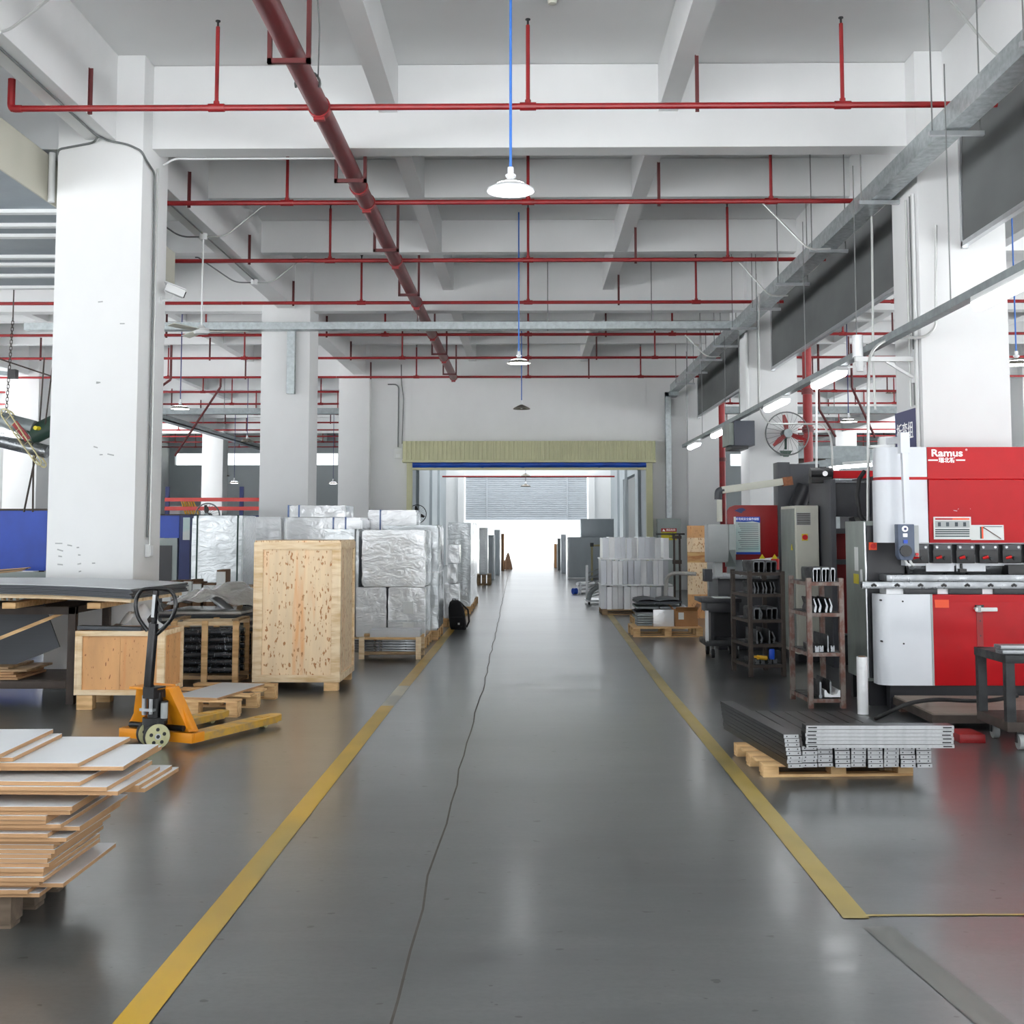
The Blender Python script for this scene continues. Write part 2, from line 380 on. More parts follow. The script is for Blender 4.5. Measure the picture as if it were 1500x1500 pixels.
# side walls with unseen window openings, set close and enlarged to add daylight, far end walls with a clerestory
for s, nm in ((-1, 'wall_left'), (1, 'wall_right')):
    m = MB(); X0, X1 = s*18.15, s*18.4
    m.box(X0, X1, -6, 62, 0, .5); m.box(X0, X1, -6, 62, 6.0, CEIL); m.box(X0, X1, 52, 62, .5, 6.0)
    for y in (-6, 2.5, 12.3, 22.0, 31.7, 41.4, 51.1): m.box(X0, X1, y, y+.9, .5, 6.0)
    struct(nm, m, 'wall')
m = MB()
m.box(-18.2, -3.4, 61.8, 62.1, 0, 4.75); m.box(-18.2, -3.4, 61.8, 62.1, 5.35, CEIL)
for x in (-18.2, -16.2, -13.0, -9.6, -6.5, -3.6): m.box(x, x+.35, 61.79, 62.08, 4.5, 5.4)
struct('wall_back', m, 'panelwall')
m = MB(); m.box(3.4, 18.2, 61.8, 62.1, 0, 4.7); m.box(3.4, 18.2, 61.8, 62.1, 5.3, CEIL)
for x in (3.6, 6.7, 9.8, 13.0, 16.2, 17.85): m.box(x, x+.35, 61.79, 62.08, 4.6, 5.4)
struct('wall_back_right', m, 'panelwall')
# the wall with the doorway at the end of the bay
DY = 32.02
OX0, OX1, OZ = -3.04, 3.08, 3.62
m = MB().box(-4.2, OX0, DY, DY+.24, 0, BEAMZ+.02).box(OX1, 4.2, DY, DY+.24, 0, BEAMZ+.02).box(OX0-.01, OX1+.01, DY, DY+.24, OZ, BEAMZ+.02)
struct('wall_front', m, 'wall')
d = struct('door_1', MB().box(OX0-.12, OX0+.02, DY-.14, DY+.06, 0, OZ-.02), 'canopy'); d2 = struct('jamb', MB().box(OX1-.02, OX1+.14, DY-.14, DY+.06, 0, OZ-.02), 'canopy', d)
# corrugated canopy housing over the doorway, one sheet with its ribs
cx0, cx1, cy = at(590, 650, DY-.35).x, at(960, 650, DY-.35).x, DY-.35
cz0, cz1 = at(774, 675.5, cy).z, at(774, 646, cy).z
cv = thing('door_canopy', 'pale green corrugated metal canopy box above the far doorway', 'canopy', (0, cy, cz0))
m = MB((0, cy, cz0)); prof = []; x = cx0; k = 0
while x < cx1-.02:
    st = (x, x+.05, x+.065, x+.1); prof += [(st[0], cy), (st[1], cy), (st[2], cy-.022), (st[3], cy-.022)]; x += .115
prof = [p for p in prof if p[0] < cx1]+[(cx1, cy), (cx1, cy+.34), (cx0, cy+.34)]
m.prism(prof, cz0, cz1, 'z'); part('corrugated_sheet', m, 'canopy', cv, smooth=False)
part('bottom_trim', MB((0, cy, cz0)).box(cx0-.01, cx1+.01, cy-.035, cy+.34, cz0-.03, cz0+.03), 'canopy', cv)
z1 = at(774, 684.5, DY-.1).z; z0 = at(774, 676, DY-.1).z
tp = thing('rolled_tarpaulin', 'blue rolled tarpaulin door curtain under the corrugated canopy', 'tarpaulin', (0, DY-.1, z1))
m = MB((0, DY-.1, z1)); random.seed(3)
m.tube([(OX0+.03+(OX1-OX0-.06)*i/40, DY-.1+random.uniform(-.015, .015), (z0+z1)/2+.0+random.uniform(-.012, .012)) for i in range(41)], .1, 12)
part('rolled_fabric', m, 'tarp', tp)
part('bottom_rail', MB((0, DY-.1, z1)).box(OX0+.03, OX1-.03, DY-.16, DY-.04, z1-.07, z1-.01), 'canopy', tp)
# passage behind the doorway, its roller shutter and the yard
for s, nm in ((-1, 'wall_passage_left'), (1, 'wall_passage_right')):
    m = MB()
    if s < 0: m.box(-3.75, -3.55, DY+.24, 61.8, 0, CEIL)
    else: m.box(3.55, 3.75, DY+.24, 41.0, 0, CEIL); m.box(3.55, 3.75, 46.2, 61.8, 0, CEIL); m.box(3.55, 3.75, 41.0, 46.2, 3.4, CEIL)
    wl = struct(nm, m, 'panelwall')
    for y in (36.2, 38.9, 44.2, 48.0):
        struct('pilaster', MB().box(s*3.55, s*3.46, y, y+.12, 0, CEIL-.02), 'panelwall', wl)
SY = 53.0
sx0, sx1 = at(682, 730, SY).x, at(860, 730, SY).x
sz0, sz1 = at(774, 760, SY).z, at(774, 700, SY).z
m = MB().box(-3.55, sx0-.1, SY, SY+.3, 0, CEIL).box(sx1+.1, 3.55, SY, SY+.3, 0, CEIL).box(sx0-.11, sx1+.11, SY, SY+.3, sz1+.05, CEIL)
struct('wall_end', m, 'wall')
m = MB().box(sx0-.32, sx0-.06, SY-.25, SY+.02, 0, sz1+.2).box(sx1+.06, sx1+.32, SY-.25, SY+.02, 0, sz1+.2)
struct('trim_1', m, 'wall')
rs = thing('roller_shutter', 'half raised grey roller shutter at the end of the aisle', 'roller shutter', (0, SY, sz0))
m = MB((0, SY, sz0)); n = 22; h = (sz1-sz0+.1)/n; prof = [(SY+.14, sz0)]
for i in range(n): prof += [(SY+.06, sz0+h*i), (SY+.045, sz0+h*(i+.35)), (SY+.05, sz0+h*(i+.8)), (SY+.075, sz0+h*(i+.92))]
prof += [(SY+.14, sz0+h*n)]
m.prism(prof, sx0, sx1, 'x'); part('slat_curtain', m, 'slat', rs, smooth=False)
for x in (sx0+.92, sx1-.85): part('stiffener', MB((0, SY, sz0)).box(x-.03, x+.03, SY+.01, SY+.06, sz0, sz1+.05), 'slat', rs)
part('bottom_bar', MB((0, SY, sz0)).box(sx0, sx1, SY+.0, SY+.1, sz0-.05, sz0), 'slat', rs)
struct('ground', MB().box(-90, 90, -80, 62.2, -.3, -.03), 'ground_out')
struct('road', MB().box(-90, 90, 62.2, 170, -.3, -.03), 'road_out')
# ------------------------------------------------------------------ floor marks
def line(pts, wd, m, label, z=.003):
    b = MB(); P = [Vector((*p, 0)) for p in pts]
    for i in range(len(P)-1):
        n = (P[i+1]-P[i]).normalized(); q = Vector((n.y, -n.x, 0))*wd/2
        b._a([P[i]-q, P[i]+q, P[i+1]+q, P[i+1]-q], [(0, 1, 2, 3)])
        b._a([v+Vector((0, 0, z)) for v in (P[i]-q, P[i]+q, P[i+1]+q, P[i+1]-q)], [(0, 1, 2, 3)])
    return solo('floor_line', b, m, label, 'floor marking', fix=False)
line([(-1.29, 2.6), (-1.27, 11.2)], .118, 'yellow_line', 'broad yellow line painted along the left of the aisle')
line([(-1.268, 11.2), (-1.262, 12.6)], .118, 'yellow_worn', 'worn pale stretch of the left aisle line beside the tall crate')
line([(-1.26, 12.6), (-1.19, 24)], .118, 'yellow_line', 'far yellow stretch of the left aisle line beside the wrapped boxes')
line([(1.345, 5.2), (1.36, 12.5), (1.5, 23)], .108, 'yellow_dull', 'broad yellow line painted along the right of the aisle')
line([(1.39, 5.24), (4.2, 5.32)], .02, 'yellow_dull', 'thin yellow line branching to the right from the aisle line', .0031)
line([(1.4, 5.1), (1.62, 3.0)], .12, 'line_trace', 'scraped grey trace of an old line below the right yellow line', .0024)
b = MB(); random.seed(5); pr = None
for i in range(80):
    y = 2.8+i*.5; x = -.455+random.uniform(-.012, .012)-(.0 if y < 13 else (y-13)*.008)
    if pr: b._a([(pr[0]-.005, pr[1], .0012), (pr[0]+.005, pr[1], .0012), (x+.005, y, .0012), (x-.005, y, .0012)], [(0, 1, 2, 3)])
    pr = (x, y)
fl = bpy.data.objects['floor']; part('expansion_joint', b, 'crack', fl, fix=False)
# ================================================================== sprinkler pipes
PZ = 5.47                                    # the pipes run just under the main beams
PROW = [az(750, y, PZ).y for y in (156, 296, 381, 443, 490, 524, 552)]
PROW += [PROW[-1]+3.42*(i+1) for i in range(8)]
def riser(t, off, x, y, z0, z1, r=.019):
    o = part('riser', MB(off).cyl((x, y, z0), (x, y, z1), r, 8), 'red_pipe', t)
    part('sprinkler_head', MB(off).cyl((x, y, z1), (x, y, z1+.05), r*.55, 8).cyl((x, y, z1+.05), (x, y, z1+.06), r*1.25, 8), 'steel_dark', o)
    part('tee_fitting', MB(off).cyl((x-.075, y, z0), (x+.075, y, z0), .038, 10).cyl((x, y, z0+.02), (x, y, z0+.06), .028, 10), 'red_pipe', t)
def sprinkler(y, x0, x1, risers, hangers, label, group, ends=(0, 0), z=PZ, r=.029, ztop=6.24):
    off = ((x0+x1)/2, y, z)
    t = thing('sprinkler_pipe', label, 'pipe', off, group=group)
    part('pipe', MB(off).cyl((x0, y, z), (x1, y, z), r, 10), 'red_pipe', t)
    for x in risers: riser(t, off, x, y, z, ztop)
    for x, zt in hangers:
        part('hanger', MB(off).box(x-.018, x+.018, y+.02, y+.028, z-.05, zt).box(x-.018, x-.012, y+.0, y+.028, z-.05, zt), 'hanger_red', t)
    for s, x in zip(ends, (x0, x1)):
        if s: part('end_elbow', MB(off).tube(arc_path([(x+(.1 if x < 0 else -.1), y, z), (x, y, z), (x, y, z+.28*s)], .06), .036, 8), 'red_pipe', t)
for k in range(7):
    y = PROW[k]
    lab = '%s red sprinkler pipe from the camera across the main bay' % ORD[k]
    sprinkler(y, (-4.79, -4.7, -6.2, -4.94, -4.94, -4.94, -4.94)[k], 4.3 if k < 3 else 4.94, (-2.88, 0.0, 2.89), ((-4.06, 5.86), (1.56, 5.952)), lab, 'red pipes across the main bay', (1, 0) if k == 0 else (0, 0))
for k in range(12):
    y = PROW[3+k]
    sprinkler(y, -18, -4.95, (-16.0, -13.9, -9.3, -6.5), ((-11.2, 5.96), (-7.3, 5.96)), '%s red pipe from the front across the left bay' % ORD[k], 'red pipes across the left bay')
    sprinkler(y, 4.95, 18, (6.3, 8.7, 11.4, 16.0), ((5.7, 5.96), (7.3, 5.96), (10.2, 5.96)), '%s red pipe from the front across the right bay' % ORD[k], 'red pipes across the right bay')
MX = -1.925
t = thing('sprinkler_main_pipe', 'thick dark red main pipe running lengthwise under the ceiling', 'pipe', (MX, 16, PZ))
off = (MX, 16, PZ)
part('pipe', MB(off).cyl((MX, 2.0, PZ), (MX, 31.5, PZ), .093, 20), 'red_main', t)
for k in range(7):
    y = PROW[k]
    part('coupling', MB(off).cyl((MX, y-.045, PZ), (MX, y+.045, PZ), .106, 20).obox((MX, y, PZ-.112), (.1, .06, .03)), 'red_pipe', t)
for y in (13.7,): part('coupling', MB(off).cyl((MX, y-.045, PZ), (MX, y+.045, PZ), .106, 20), 'red_pipe', t)
for y in (9.62, 13.05, 16.4, 19.6, 23.0, 26.4, 29.9):
    h = part('hanger_frame', MB(off).box(MX-.175, MX+.175, y-.02, y+.02, PZ-.14, PZ-.1).box(MX-.175, MX-.14, y-.02, y+.02, PZ-.14, PZ+.15).box(MX+.14, MX+.175, y-.02, y+.02, PZ-.14, CEIL-.01), 'hanger_red', t)
for y in (10.45,):
    part('ground_strap', MB(off).tube([(MX+.108*math.cos(a), y, PZ+.108*math.sin(a)) for a in [i*math.pi/10 for i in range(-1, 12)][::-1]], .012, 6).tube(arc_path([(MX+.09, y, PZ+.04), (MX+.15, y-.3, PZ+.4), (MX+.14, y-.6, CEIL)], .1), .006, 6), 'conduit_dark', t)
# red standpipes beside the right columns
for px, Y, pz, lb in ((1183, 22.6, 515, 'thick red standpipe beside the column with the round wall fan'), (1057, 32.6, 596, 'slimmer red standpipe beside the far right column')):
    p = at(px, 600, Y); q = at(px, pz, Y); t = thing('standpipe', lb, 'pipe', (p.x, Y, 0)); r = .085
    part('pipe', MB((p.x, Y, 0)).cyl((p.x, Y, 0), (p.x, Y, 5.2), r, 16), 'red_pipe', t)
    for z in (2.6, 3.4, 4.1): part('coupling', MB((p.x, Y, 0)).cyl((p.x, Y, z-.05), (p.x, Y, z+.05), r+.022, 16), 'red_main', t)
# ================================================================== cable trays, light rail, curtains
t = thing('cable_tray', 'galvanised cable tray running lengthwise beside the right columns', 'cable tray', (3.75, 17, 5.08)); off = (3.75, 17, 5.08)
part('trough', MB(off).box(3.65, 3.67, 1.5, 31.5, 5.1, 5.27).box(3.84, 3.86, 1.5, 31.5, 5.1, 5.27).box(3.65, 3.86, 1.5, 31.5, 5.08, 5.1), 'galv', t, smooth=False)
for i, y in enumerate((8.6, 10.6, 12.9, 15.2, 17.3, 19.3, 21.2, 23.3, 25.2, 27.3, 29.4)):
    b = part('support_arm', MB(off).box(3.52, 4.0, y-.02, y+.02, 5.03, 5.07), 'steel_bright', t)
    part('threaded_rod', MB(off).cyl((3.55, y, 5.05), (3.55, y, CEIL-.01), .007, 6), 'rod', b)
    part('threaded_rod', MB(off).cyl((3.97, y, 5.05), (3.97, y, CEIL-.01), .007, 6), 'rod', b)
p = at(979, 578, 31.85)
part('drop_trunking', MB(off).box(p.x-.08, p.x+.06, 31.8, 31.98, 1.85, p.z+.06).box(p.x-.08, 3.86, 31.8, 31.98, p.z-.06, p.z+.06).box(3.65, 3.86, 31.4, 31.98, p.z-.06, 5.12), 'galv', t, smooth=False)
t = thing('cable_tray', 'galvanised cable tray crossing the bay in front of the second columns', 'cable tray', (-2, 21.7, 5.14)); off = (-2, 21.7, 5.14)
part('trough', MB(off).box(-9, 3.66, 21.6, 21.62, 5.14, 5.25).box(-9, 3.66, 21.82, 21.84, 5.14, 5.25).box(-9, 3.66, 21.6, 21.84, 5.12, 5.14), 'galv', t, smooth=False)
for x in (-7.4, -1.96, .35, 2.2): part('threaded_rod', MB(off).cyl((x, 21.72, 5.1), (x, 21.72, 6.4), .008, 6), 'rod', t)
part('drop_trunking', MB(off).box(-4.34, -4.2, 21.86, 21.99, 4.0, 5.14), 'galv', t)
t = thing('cable_tray', 'galvanised cable tray sloping away deep in the left bay', 'cable tray', (-12, 47, 5.1)); off = (-12, 47, 5.1)
part('trough', MB(off).box(-12.15, -11.85, 36, 60, 5.1, 5.14).box(-12.15, -12.12, 36, 60, 5.1, 5.28).box(-11.88, -11.85, 36, 60, 5.1, 5.28), 'galv_dull', t)
for y in (40, 45, 50): part('threaded_rod', MB(off).cyl((-12, y, 5.1), (-12, y, CEIL), .01, 6), 'rod', t)
t = thing('cable_tray', 'grey cable tray crossing the left bay behind the second column', 'cable tray', (-13, 36, 4.9)); off = (-13, 36, 4.9)
part('trough', MB(off).box(-18, -5, 36, 36.3, 4.95, 5.12), 'galv_dull', t)
for x in (-9, -7, -11): part('threaded_rod', MB(off).cyl((x, 36.1, 5.1), (x, 36.1, CEIL), .01, 6), 'rod', t)
t = thing('steel_rail', 'pale blue-grey steel rail low across the right bay', 'rail', (10, 26, 0)); off = (10, 26, 0)
z = at(1240, 662, 26).z
part('beam', MB(off).box(5.3, 17.9, 25.9, 26.1, z-.14, z+.12), 'galv_dull', t)
for x in (5.6, 12, 17.6): part('leg', MB(off).box(x-.08, x+.08, 25.92, 26.08, 0, z-.12), 'galv_dull', t)
t = thing('cable_tray', 'grey cable tray high across the right bay', 'cable tray', (13, 36, 4.9)); off = (13, 36, 4.9)
part('trough', MB(off).box(5, 18, 36, 36.3, 4.95, 5.15), 'galv_dull', t)
for x in (6.6, 9, 12): part('threaded_rod', MB(off).cyl((x, 36.1, 5.1), (x, 36.1, CEIL), .01, 6), 'rod', t)
# light rail with its tube lights
RX = 3.6; RZ = (at(1478, 402, 9.1).z+at(1217, 540, 14.7).z+at(1015, 655, 26.7).z)/3
t = thing('light_rail', 'long steel rail carrying the tube lights along the right columns', 'rail', (RX, 17, RZ)); off = (RX, 17, RZ)
part('channel', MB(off).box(RX-.045, RX+.045, 5, 28.4, RZ+.0, RZ+.07), 'galv_dull', t, smooth=False)
for y in (10.4, 13.4, 15.9, 19.2, 22.4, 25.4, 27.8): part('suspension_wire', MB(off).cyl((RX, y, RZ+.05), (RX, y, 5.6 if y != 22.4 else 5.1), .006, 6), 'rod', t)
for k, y in enumerate((9.1, 14.7, 17.8, 23.2, 26.7)):
    u = thing('tube_light', '%s lit tube light from the camera under the right light rail' % ORD[k], 'light', (RX, y, RZ-.02), group='tube lights under the right rail')
    part('housing', MB().box(-.06, .06, -.68, .68, -.03, .02), 'plastic_white', u, bev=.008)
    part('diffuser', MB().prism([(.062, -.03), (.055, -.07), (.03, -.095), (-.03, -.095), (-.055, -.07), (-.062, -.03)], -.66, .66, 'y'), 'tube_on', u)
# grey smoke curtains between the right columns
for k, (y0, y1) in enumerate(((3.0, 12.25), (13.3, 21.95), (23.0, 31.6))):
    t = thing('smoke_curtain', '%s grey fabric smoke curtain hanging between the right columns, counted from the camera' % ORD[k], 'curtain', (4.39, (y0+y1)/2, 4.45), group='grey smoke curtains'); off = (4.39, (y0+y1)/2, 4.45)
    m = MB(off); n = 40
    m.grid(lambda u, v: (4.38+.012*math.sin(u*23)*math.sin(v*3+u*7), y0+(y1-y0)*u, 4.45+1.1*v), n, 6)
    m.grid(lambda u, v: (4.40+.012*math.sin(u*23)*math.sin(v*3+u*7), y0+(y1-y0)*u, 4.45+1.1*v), n, 6)
    part('fabric', m, 'curtain', t, fix=False)
    part('bottom_rail', MB(off).box(4.36, 4.42, y0, y1, 4.42, 4.47), 'steel_bright', t)
    part('end_rail', MB(off).box(4.36, 4.42, y1-.04, y1+.01, 4.40, 5.55), 'steel_bright', t)
# ================================================================== lamps
def pendant(p, dia, on, label, ztop=None, cord='blue_cord', group='pendant lamps', em='lamp_on'):
    t = thing('pendant_lamp', label, 'lamp', p, group=group); r = dia/2
    part('cord', MB().cyl((0, 0, r*.85), (.0, 0, (ztop or CEIL)-p.z), .011, 8), cord, t)
    part('lamp_holder', MB().lathe([(.0, r*.95), (r*.13, r*.94), (r*.13, r*.66), (r*.22, r*.62), (r*.22, r*.52), (r*.14, r*.5), (r*.14, r*.38)], 16), 'lamp_white', t)
    part('shade', MB().lathe([(r*.14, r*.42), (r*.42, r*.30), (r*.8, r*.10), (r, -.005), (r, -.02), (r*.97, -.012), (r*.78, r*.06), (r*.4, r*.24), (0, r*.33)], 32), 'lamp_white' if em == 'lamp_on' and on and dia > .36 and p.y < 12 else 'lamp_shade', t)
    part('diffuser' if on else 'bulb', MB().lathe([(0, .05), (r*.6, .04), (r*.93, -.002), (r*.93, -.012), (r*.5, -.02), (0, -.024)], 28) if on else MB().lathe([(0, r*.3), (r*.18, r*.22), (r*.26, r*.05), (r*.18, -.0), (0, -.02)], 16), 'lamp_on' if on else 'lamp_white', t)
    return t
pendant(at(748, 277, 9.5), .37, True, 'bright white pendant lamp on a blue cord nearest the camera')
pendant(at(760, 531, 18.7), .37, True, 'lit pendant lamp on a blue cord halfway along the aisle')
pendant(at(764, 598, 26.6), .37, False, 'unlit dark pendant lamp on a blue cord before the doorway')
pendant(at(770, 697, 45), .4, False, 'upper dark pendant lamp in front of the roller shutter', CEIL+.098, 'conduit_dark')
pendant(at(770, 712, 48.6), .4, False, 'lower dark pendant lamp in front of the roller shutter', CEIL+.098, 'conduit_dark')
for px, py, Y, on, lb in ((264, 598, 24, True, 'lit pendant lamp in the left bay between the first two columns'), (343, 707, 45, True, 'small lit pendant lamp far back in the left bay'), (330, 697, 52, False, 'small dark pendant lamp far back in the left bay'),
                          (362, 646, 38, False, 'dark pendant lamp beside the second left column'), (488, 708, 47, True, 'small lit pendant lamp seen between second column and doorway wall'),
                          (1243, 617, 27, True, 'lit pendant lamp high in the right bay left of the conduit'), (1489, 533, 17, True, 'lit pendant lamp at the right edge behind the column'), (1306, 575, 40, False, 'dark pendant lamp in the right bay beside the first column')):
    pendant(at(px, py, Y), .38, on, lb, group='pendant lamps in the side bays', cord='blue_dark' if px < 1400 else 'blue_cord')
# ------------------------------------------------------------------ smoke detector
p = at(809, 21, 11.0)
t = thing('smoke_detector', 'small round white smoke detector on the ceiling', 'detector', (p.x, p.y, CEIL))
part('base', MB().lathe([(0, 0), (.055, 0), (.055, -.02), (0, -.02)], 20), 'plastic_white', t); part('sensor', MB().lathe([(.045, -.02), (.04, -.05), (0, -.055)], 20), 'beige', t)
# ================================================================== wooden pallets
def pallet(label, loc, rz, wx, dy, h=.13, nd=5, m='pine', group=None, deckgap=None):
    "deck planks along x carried by three rows of blocks along y, bottom runners along y; local origin at the centre of the base"
    t = thing('pallet', label, 'pallet', loc, rz, group)
    th = .018; pw = dy/nd*(.66 if deckgap is None else deckgap)
    pm = MB().box(-wx/2, wx/2, -pw/2, pw/2, 0, th).mesh('plank', .002); setm(pm, m)
    for i in range(nd):
        o = link('plank', pm, t, (0, -dy/2+pw/2+(dy-pw)*i/(nd-1), h-th))
    rm = MB().box(-.045, .045, -dy/2, dy/2, 0, th).mesh('runner', .002); setm(rm, m)
    bm_ = MB().box(-.05, .05, -.06, .06, 0, h-2*th).mesh('block', .003); setm(bm_, m)
    for x in (-wx/2+.05, 0, wx/2-.05):
        for y in (-dy/2+.06, 0, dy/2-.06): link('block', bm_, t, (x, y, th))
    rx = MB().box(-wx/2, wx/2, -.045, .045, 0, th).mesh('runner', .002); setm(rx, m)
    for y in (-dy/2+.05, 0, dy/2-.05): link('runner', rx, t, (0, y, 0))
    return t
# ================================================================== stack of coated boards in the left foreground
pallet('weathered pallet under the stack of white boards', (-2.62, 5.32, 0), 0, 1.1, .6, .145, 5, 'pine_old')
random.seed(11)
BL = []   # (right edge x, front y, depth) from the top down
BL += [(-2.10, 4.87, .68), (-2.06, 4.97, .57), (-1.79, 4.95, .61), (-1.62, 4.98, .5), (-1.64, 5.25, .3), (-1.75, 4.86, .6), (-1.64, 4.85, .55), (-1.60, 4.86, .5), (-1.58, 5.06, .42), (-1.565, 5.09, .44)]
BL += [(-1.77, 4.84, .6), (-1.78, 4.85, .6), (-1.87, 4.84, .6), (-1.875, 4.85, .6), (-1.82, 4.86, .6), (-1.76, 4.9, .58), (-1.87, 4.86, .6), (-1.80, 4.87, .62), (-1.835, 4.9, .6)]
BL += [(-1.86-.006*i+random.uniform(-.012, .012), 4.9+.002*i+random.uniform(-.008, .008), .62) for i in range(8)]
BL += [(-1.92, 4.92, .6), (-1.84, 4.96, .62), (-1.97, 4.93, .6), (-1.93, 4.95, .6)]
th = .018; n = len(BL); zt = .146+n*th
for i, (xr, y0, dp) in enumerate(BL):
    z = zt-(i+1)*th; ln = 1.0
    m = MB().box(-ln, 0, 0, dp, .0006, th-.0006).box(-ln, 0, 0, dp, th-.002, th-.0005, 1)
    m = MB().box(-ln, 0, 0, dp, .0006, th-.002, 0).box(-ln, 0, 0, dp, th-.002, th-.0004, 1)
    me = m.mesh('fibreboard'); setm(me, ['mdf_edge', 'mdf_white'])
    o = link('fibreboard', me, None, (xr, y0, z)); o.rotation_euler = (0, 0, random.uniform(-.015, .015) if i > 10 else random.choice((-.03, .02, 0, .035, -.015)))
    tag(o, ('topmost' if i == 0 else '%s from the top' % ORD[i])+' white coated fibreboard of the foreground stack', 'board', 'white fibreboards stacked on the pallet')
# ================================================================== pallet jack
JD = math.atan2(.916, .4)-math.pi/2           # forks point away to the right
J = thing('pallet_jack', 'orange hand pallet jack with black handle standing left of the aisle', 'pallet jack', (-2.72, 9.32, 0), JD)
# local frame: +y along the forks, x to the side, origin on the floor at the fork heels
for s in (-1, 1):
    x = s*.262
    f = part('fork', MB().prism([(-.08, -.02), (.08, -.02), (.08, .93), (.055, 1.04), (.02, 1.07), (-.02, 1.07), (-.055, 1.04), (-.08, .93)], .065, .085, 'z').box(-.08, -.072, 0, .95, .03, .075).box(.072, .08, 0, .95, .03, .075), ['jack_fork'], J, bev=.003)
    f.location = (x, 0, 0)
    part('fork_tip', MB().prism([(-.079, .93), (.079, .93), (.054, 1.04), (.02, 1.068), (-.02, 1.068), (-.054, 1.04)], .035, .066, 'z').box(-.04, .04, .80, .9, .086, .09), 'jack_fork', f)
    part('load_roller', MB().cyl((-.03, .86, .035), (.03, .86, .035), .035, 14), 'wheel_cream', f)
    part('heel_plate', MB().box(-.085, .085, -.09, .02, .03, .1), 'jack_orange', f, bev=.004)
    # sloping side arm from the heel up to the pump head
    part('side_arm', MB()._a([(x-.05*s+.06, -.06, .09), (x-.05*s-.06, -.06, .09), (x-.05*s-.06, .05, .09), (x-.05*s+.06, .05, .09),
                              (s*.1+.06, -.17, .42), (s*.1-.04, -.17, .42), (s*.1-.04, -.05, .43), (s*.1+.06, -.05, .43)],
                             [(0, 1, 2, 3), (4, 5, 6, 7), (0, 1, 5, 4), (1, 2, 6, 5), (2, 3, 7, 6), (3, 0, 4, 7)]), 'jack_orange', J, bev=.004)
part('head_plate', MB().prism([(-.15, .38), (-.12, .44), (.12, .44), (.15, .38), (.3, .12), (-.3, .12)], -.07, -.045, 'y'), 'jack_orange', J, bev=.004)
part('top_plate', MB().box(-.13, .13, -.26, -.05, .415, .435), 'jack_orange', J, bev=.006)
part('cross_bar', MB().box(-.34, .34, -.12, -.04, .03, .1), 'jack_orange', J, bev=.004)
part('link_rod', MB().cyl((-.25, -.1, .13), (.25, -.1, .13), .022, 10).cyl((-.2, -.02, .06), (.2, -.02, .06), .015, 8), 'black', J)
st = part('pump', MB().cyl((0, -.25, .16), (0, -.25, .4), .055, 16).cyl((0, -.25, .17), (0, -.25, .22), .09, 16).cyl((.075, -.24, .2), (.075, -.24, .34), .028, 12).box(-.05, .05, -.33, -.2, .36, .44), 'black', J); st.location = (.08, .035, 0)
part('pump_piston', MB().cyl((-.05, -.31, .24), (-.05, -.31, .38), .018, 10).cyl((.02, -.32, .25), (.02, -.32, .36), .014, 10).box(-.07, .05, -.34, -.3, .27, .29), 'steel_bright', st)
part('release_cylinder', MB().cyl((.1, -.27, .22), (.1, -.27, .33), .026, 12), 'machine_grey', st)
wa = Vector((.8, -.6, 0)).normalized(); c0 = Vector((.065, -.215, .092))     # steered wheel axle, turned towards the camera
wd = Matrix.Rotation(-JD, 3, 'Z')@Vector((.56, -.83, 0)).normalized()
for s in (-1, 1):
    c = c0+wd*(.085*s)
    wh = part('steer_wheel', MB().cyl(c-wd*.028, c+wd*.028, .09, 28), 'wheel_cream', J, bev=.006)
    part('tyre', MB().cyl(c-wd*.022, c+wd*.022, .0935, 28), 'rubber', wh)
    part('hub', MB().cyl(c-wd*.034, c+wd*.034, .022, 14), 'steel_bright', wh)
    u = Vector((0, 0, 1)); v = wd.cross(u)
    for k in range(5):
        a = 2*math.pi*k/5+.3; q = c+(u*math.sin(a)+v*math.cos(a))*.05
        part('wheel_recess', MB().cyl(q-wd*.0295, q+wd*.0295, .014, 8), 'steel_dark', wh)
part('axle', MB().cyl(c0-wd*.12, c0+wd*.12, .014, 8).obox(c0+Vector((0, 0, .04)), (.09, .1, .1)), 'black', J)
# handle in world directions: loop facing the camera
hb = Vector((.05, -.265, .40)); R = Matrix.Rotation(-JD-.1, 3, 'Z')
def hp(x, z): return hb+R@Vector((x, .02*z, z))
part('handle_post', MB().bar(hp(0, -.03), hp(.03, .50), .062, .04, up=(0, 1, 0)), 'black_gloss', J, bev=.006)
part('handle_rod', MB().bar(hp(.03, .48), hp(.042, .74), .034, .03, up=(0, 1, 0)), 'black_gloss', J, bev=.004)
lp = [hp(.03, .40), hp(.10, .46), hp(.172, .54), hp(.195, .62), hp(.188, .69), hp(.15, .745), hp(.04, .757), hp(-.07, .745), hp(-.108, .69), hp(-.115, .62), hp(-.092, .54), hp(-.03, .46)]
part('handle_loop', MB().tube(arc_path([lp[-1]]+lp+[lp[0]], .05, 4)[2:-2], .015, 10), 'black_gloss', J)
part('handle_label', MB().bar(hp(.028, .545)+R@Vector((0, -.022, 0)), hp(.036, .71)+R@Vector((0, -.022, 0)), .026, .004, up=(0, 1, 0)), 'sheet_grey', J)
part('control_lever', MB().tube([hp(.05, .70), hp(.075, .63), hp(.10, .585)], .008, 8), 'black', J)
part('push_rod', MB().cyl(hp(0, .1), (.08, -.225, .42), .012, 8), 'steel_dark', J)
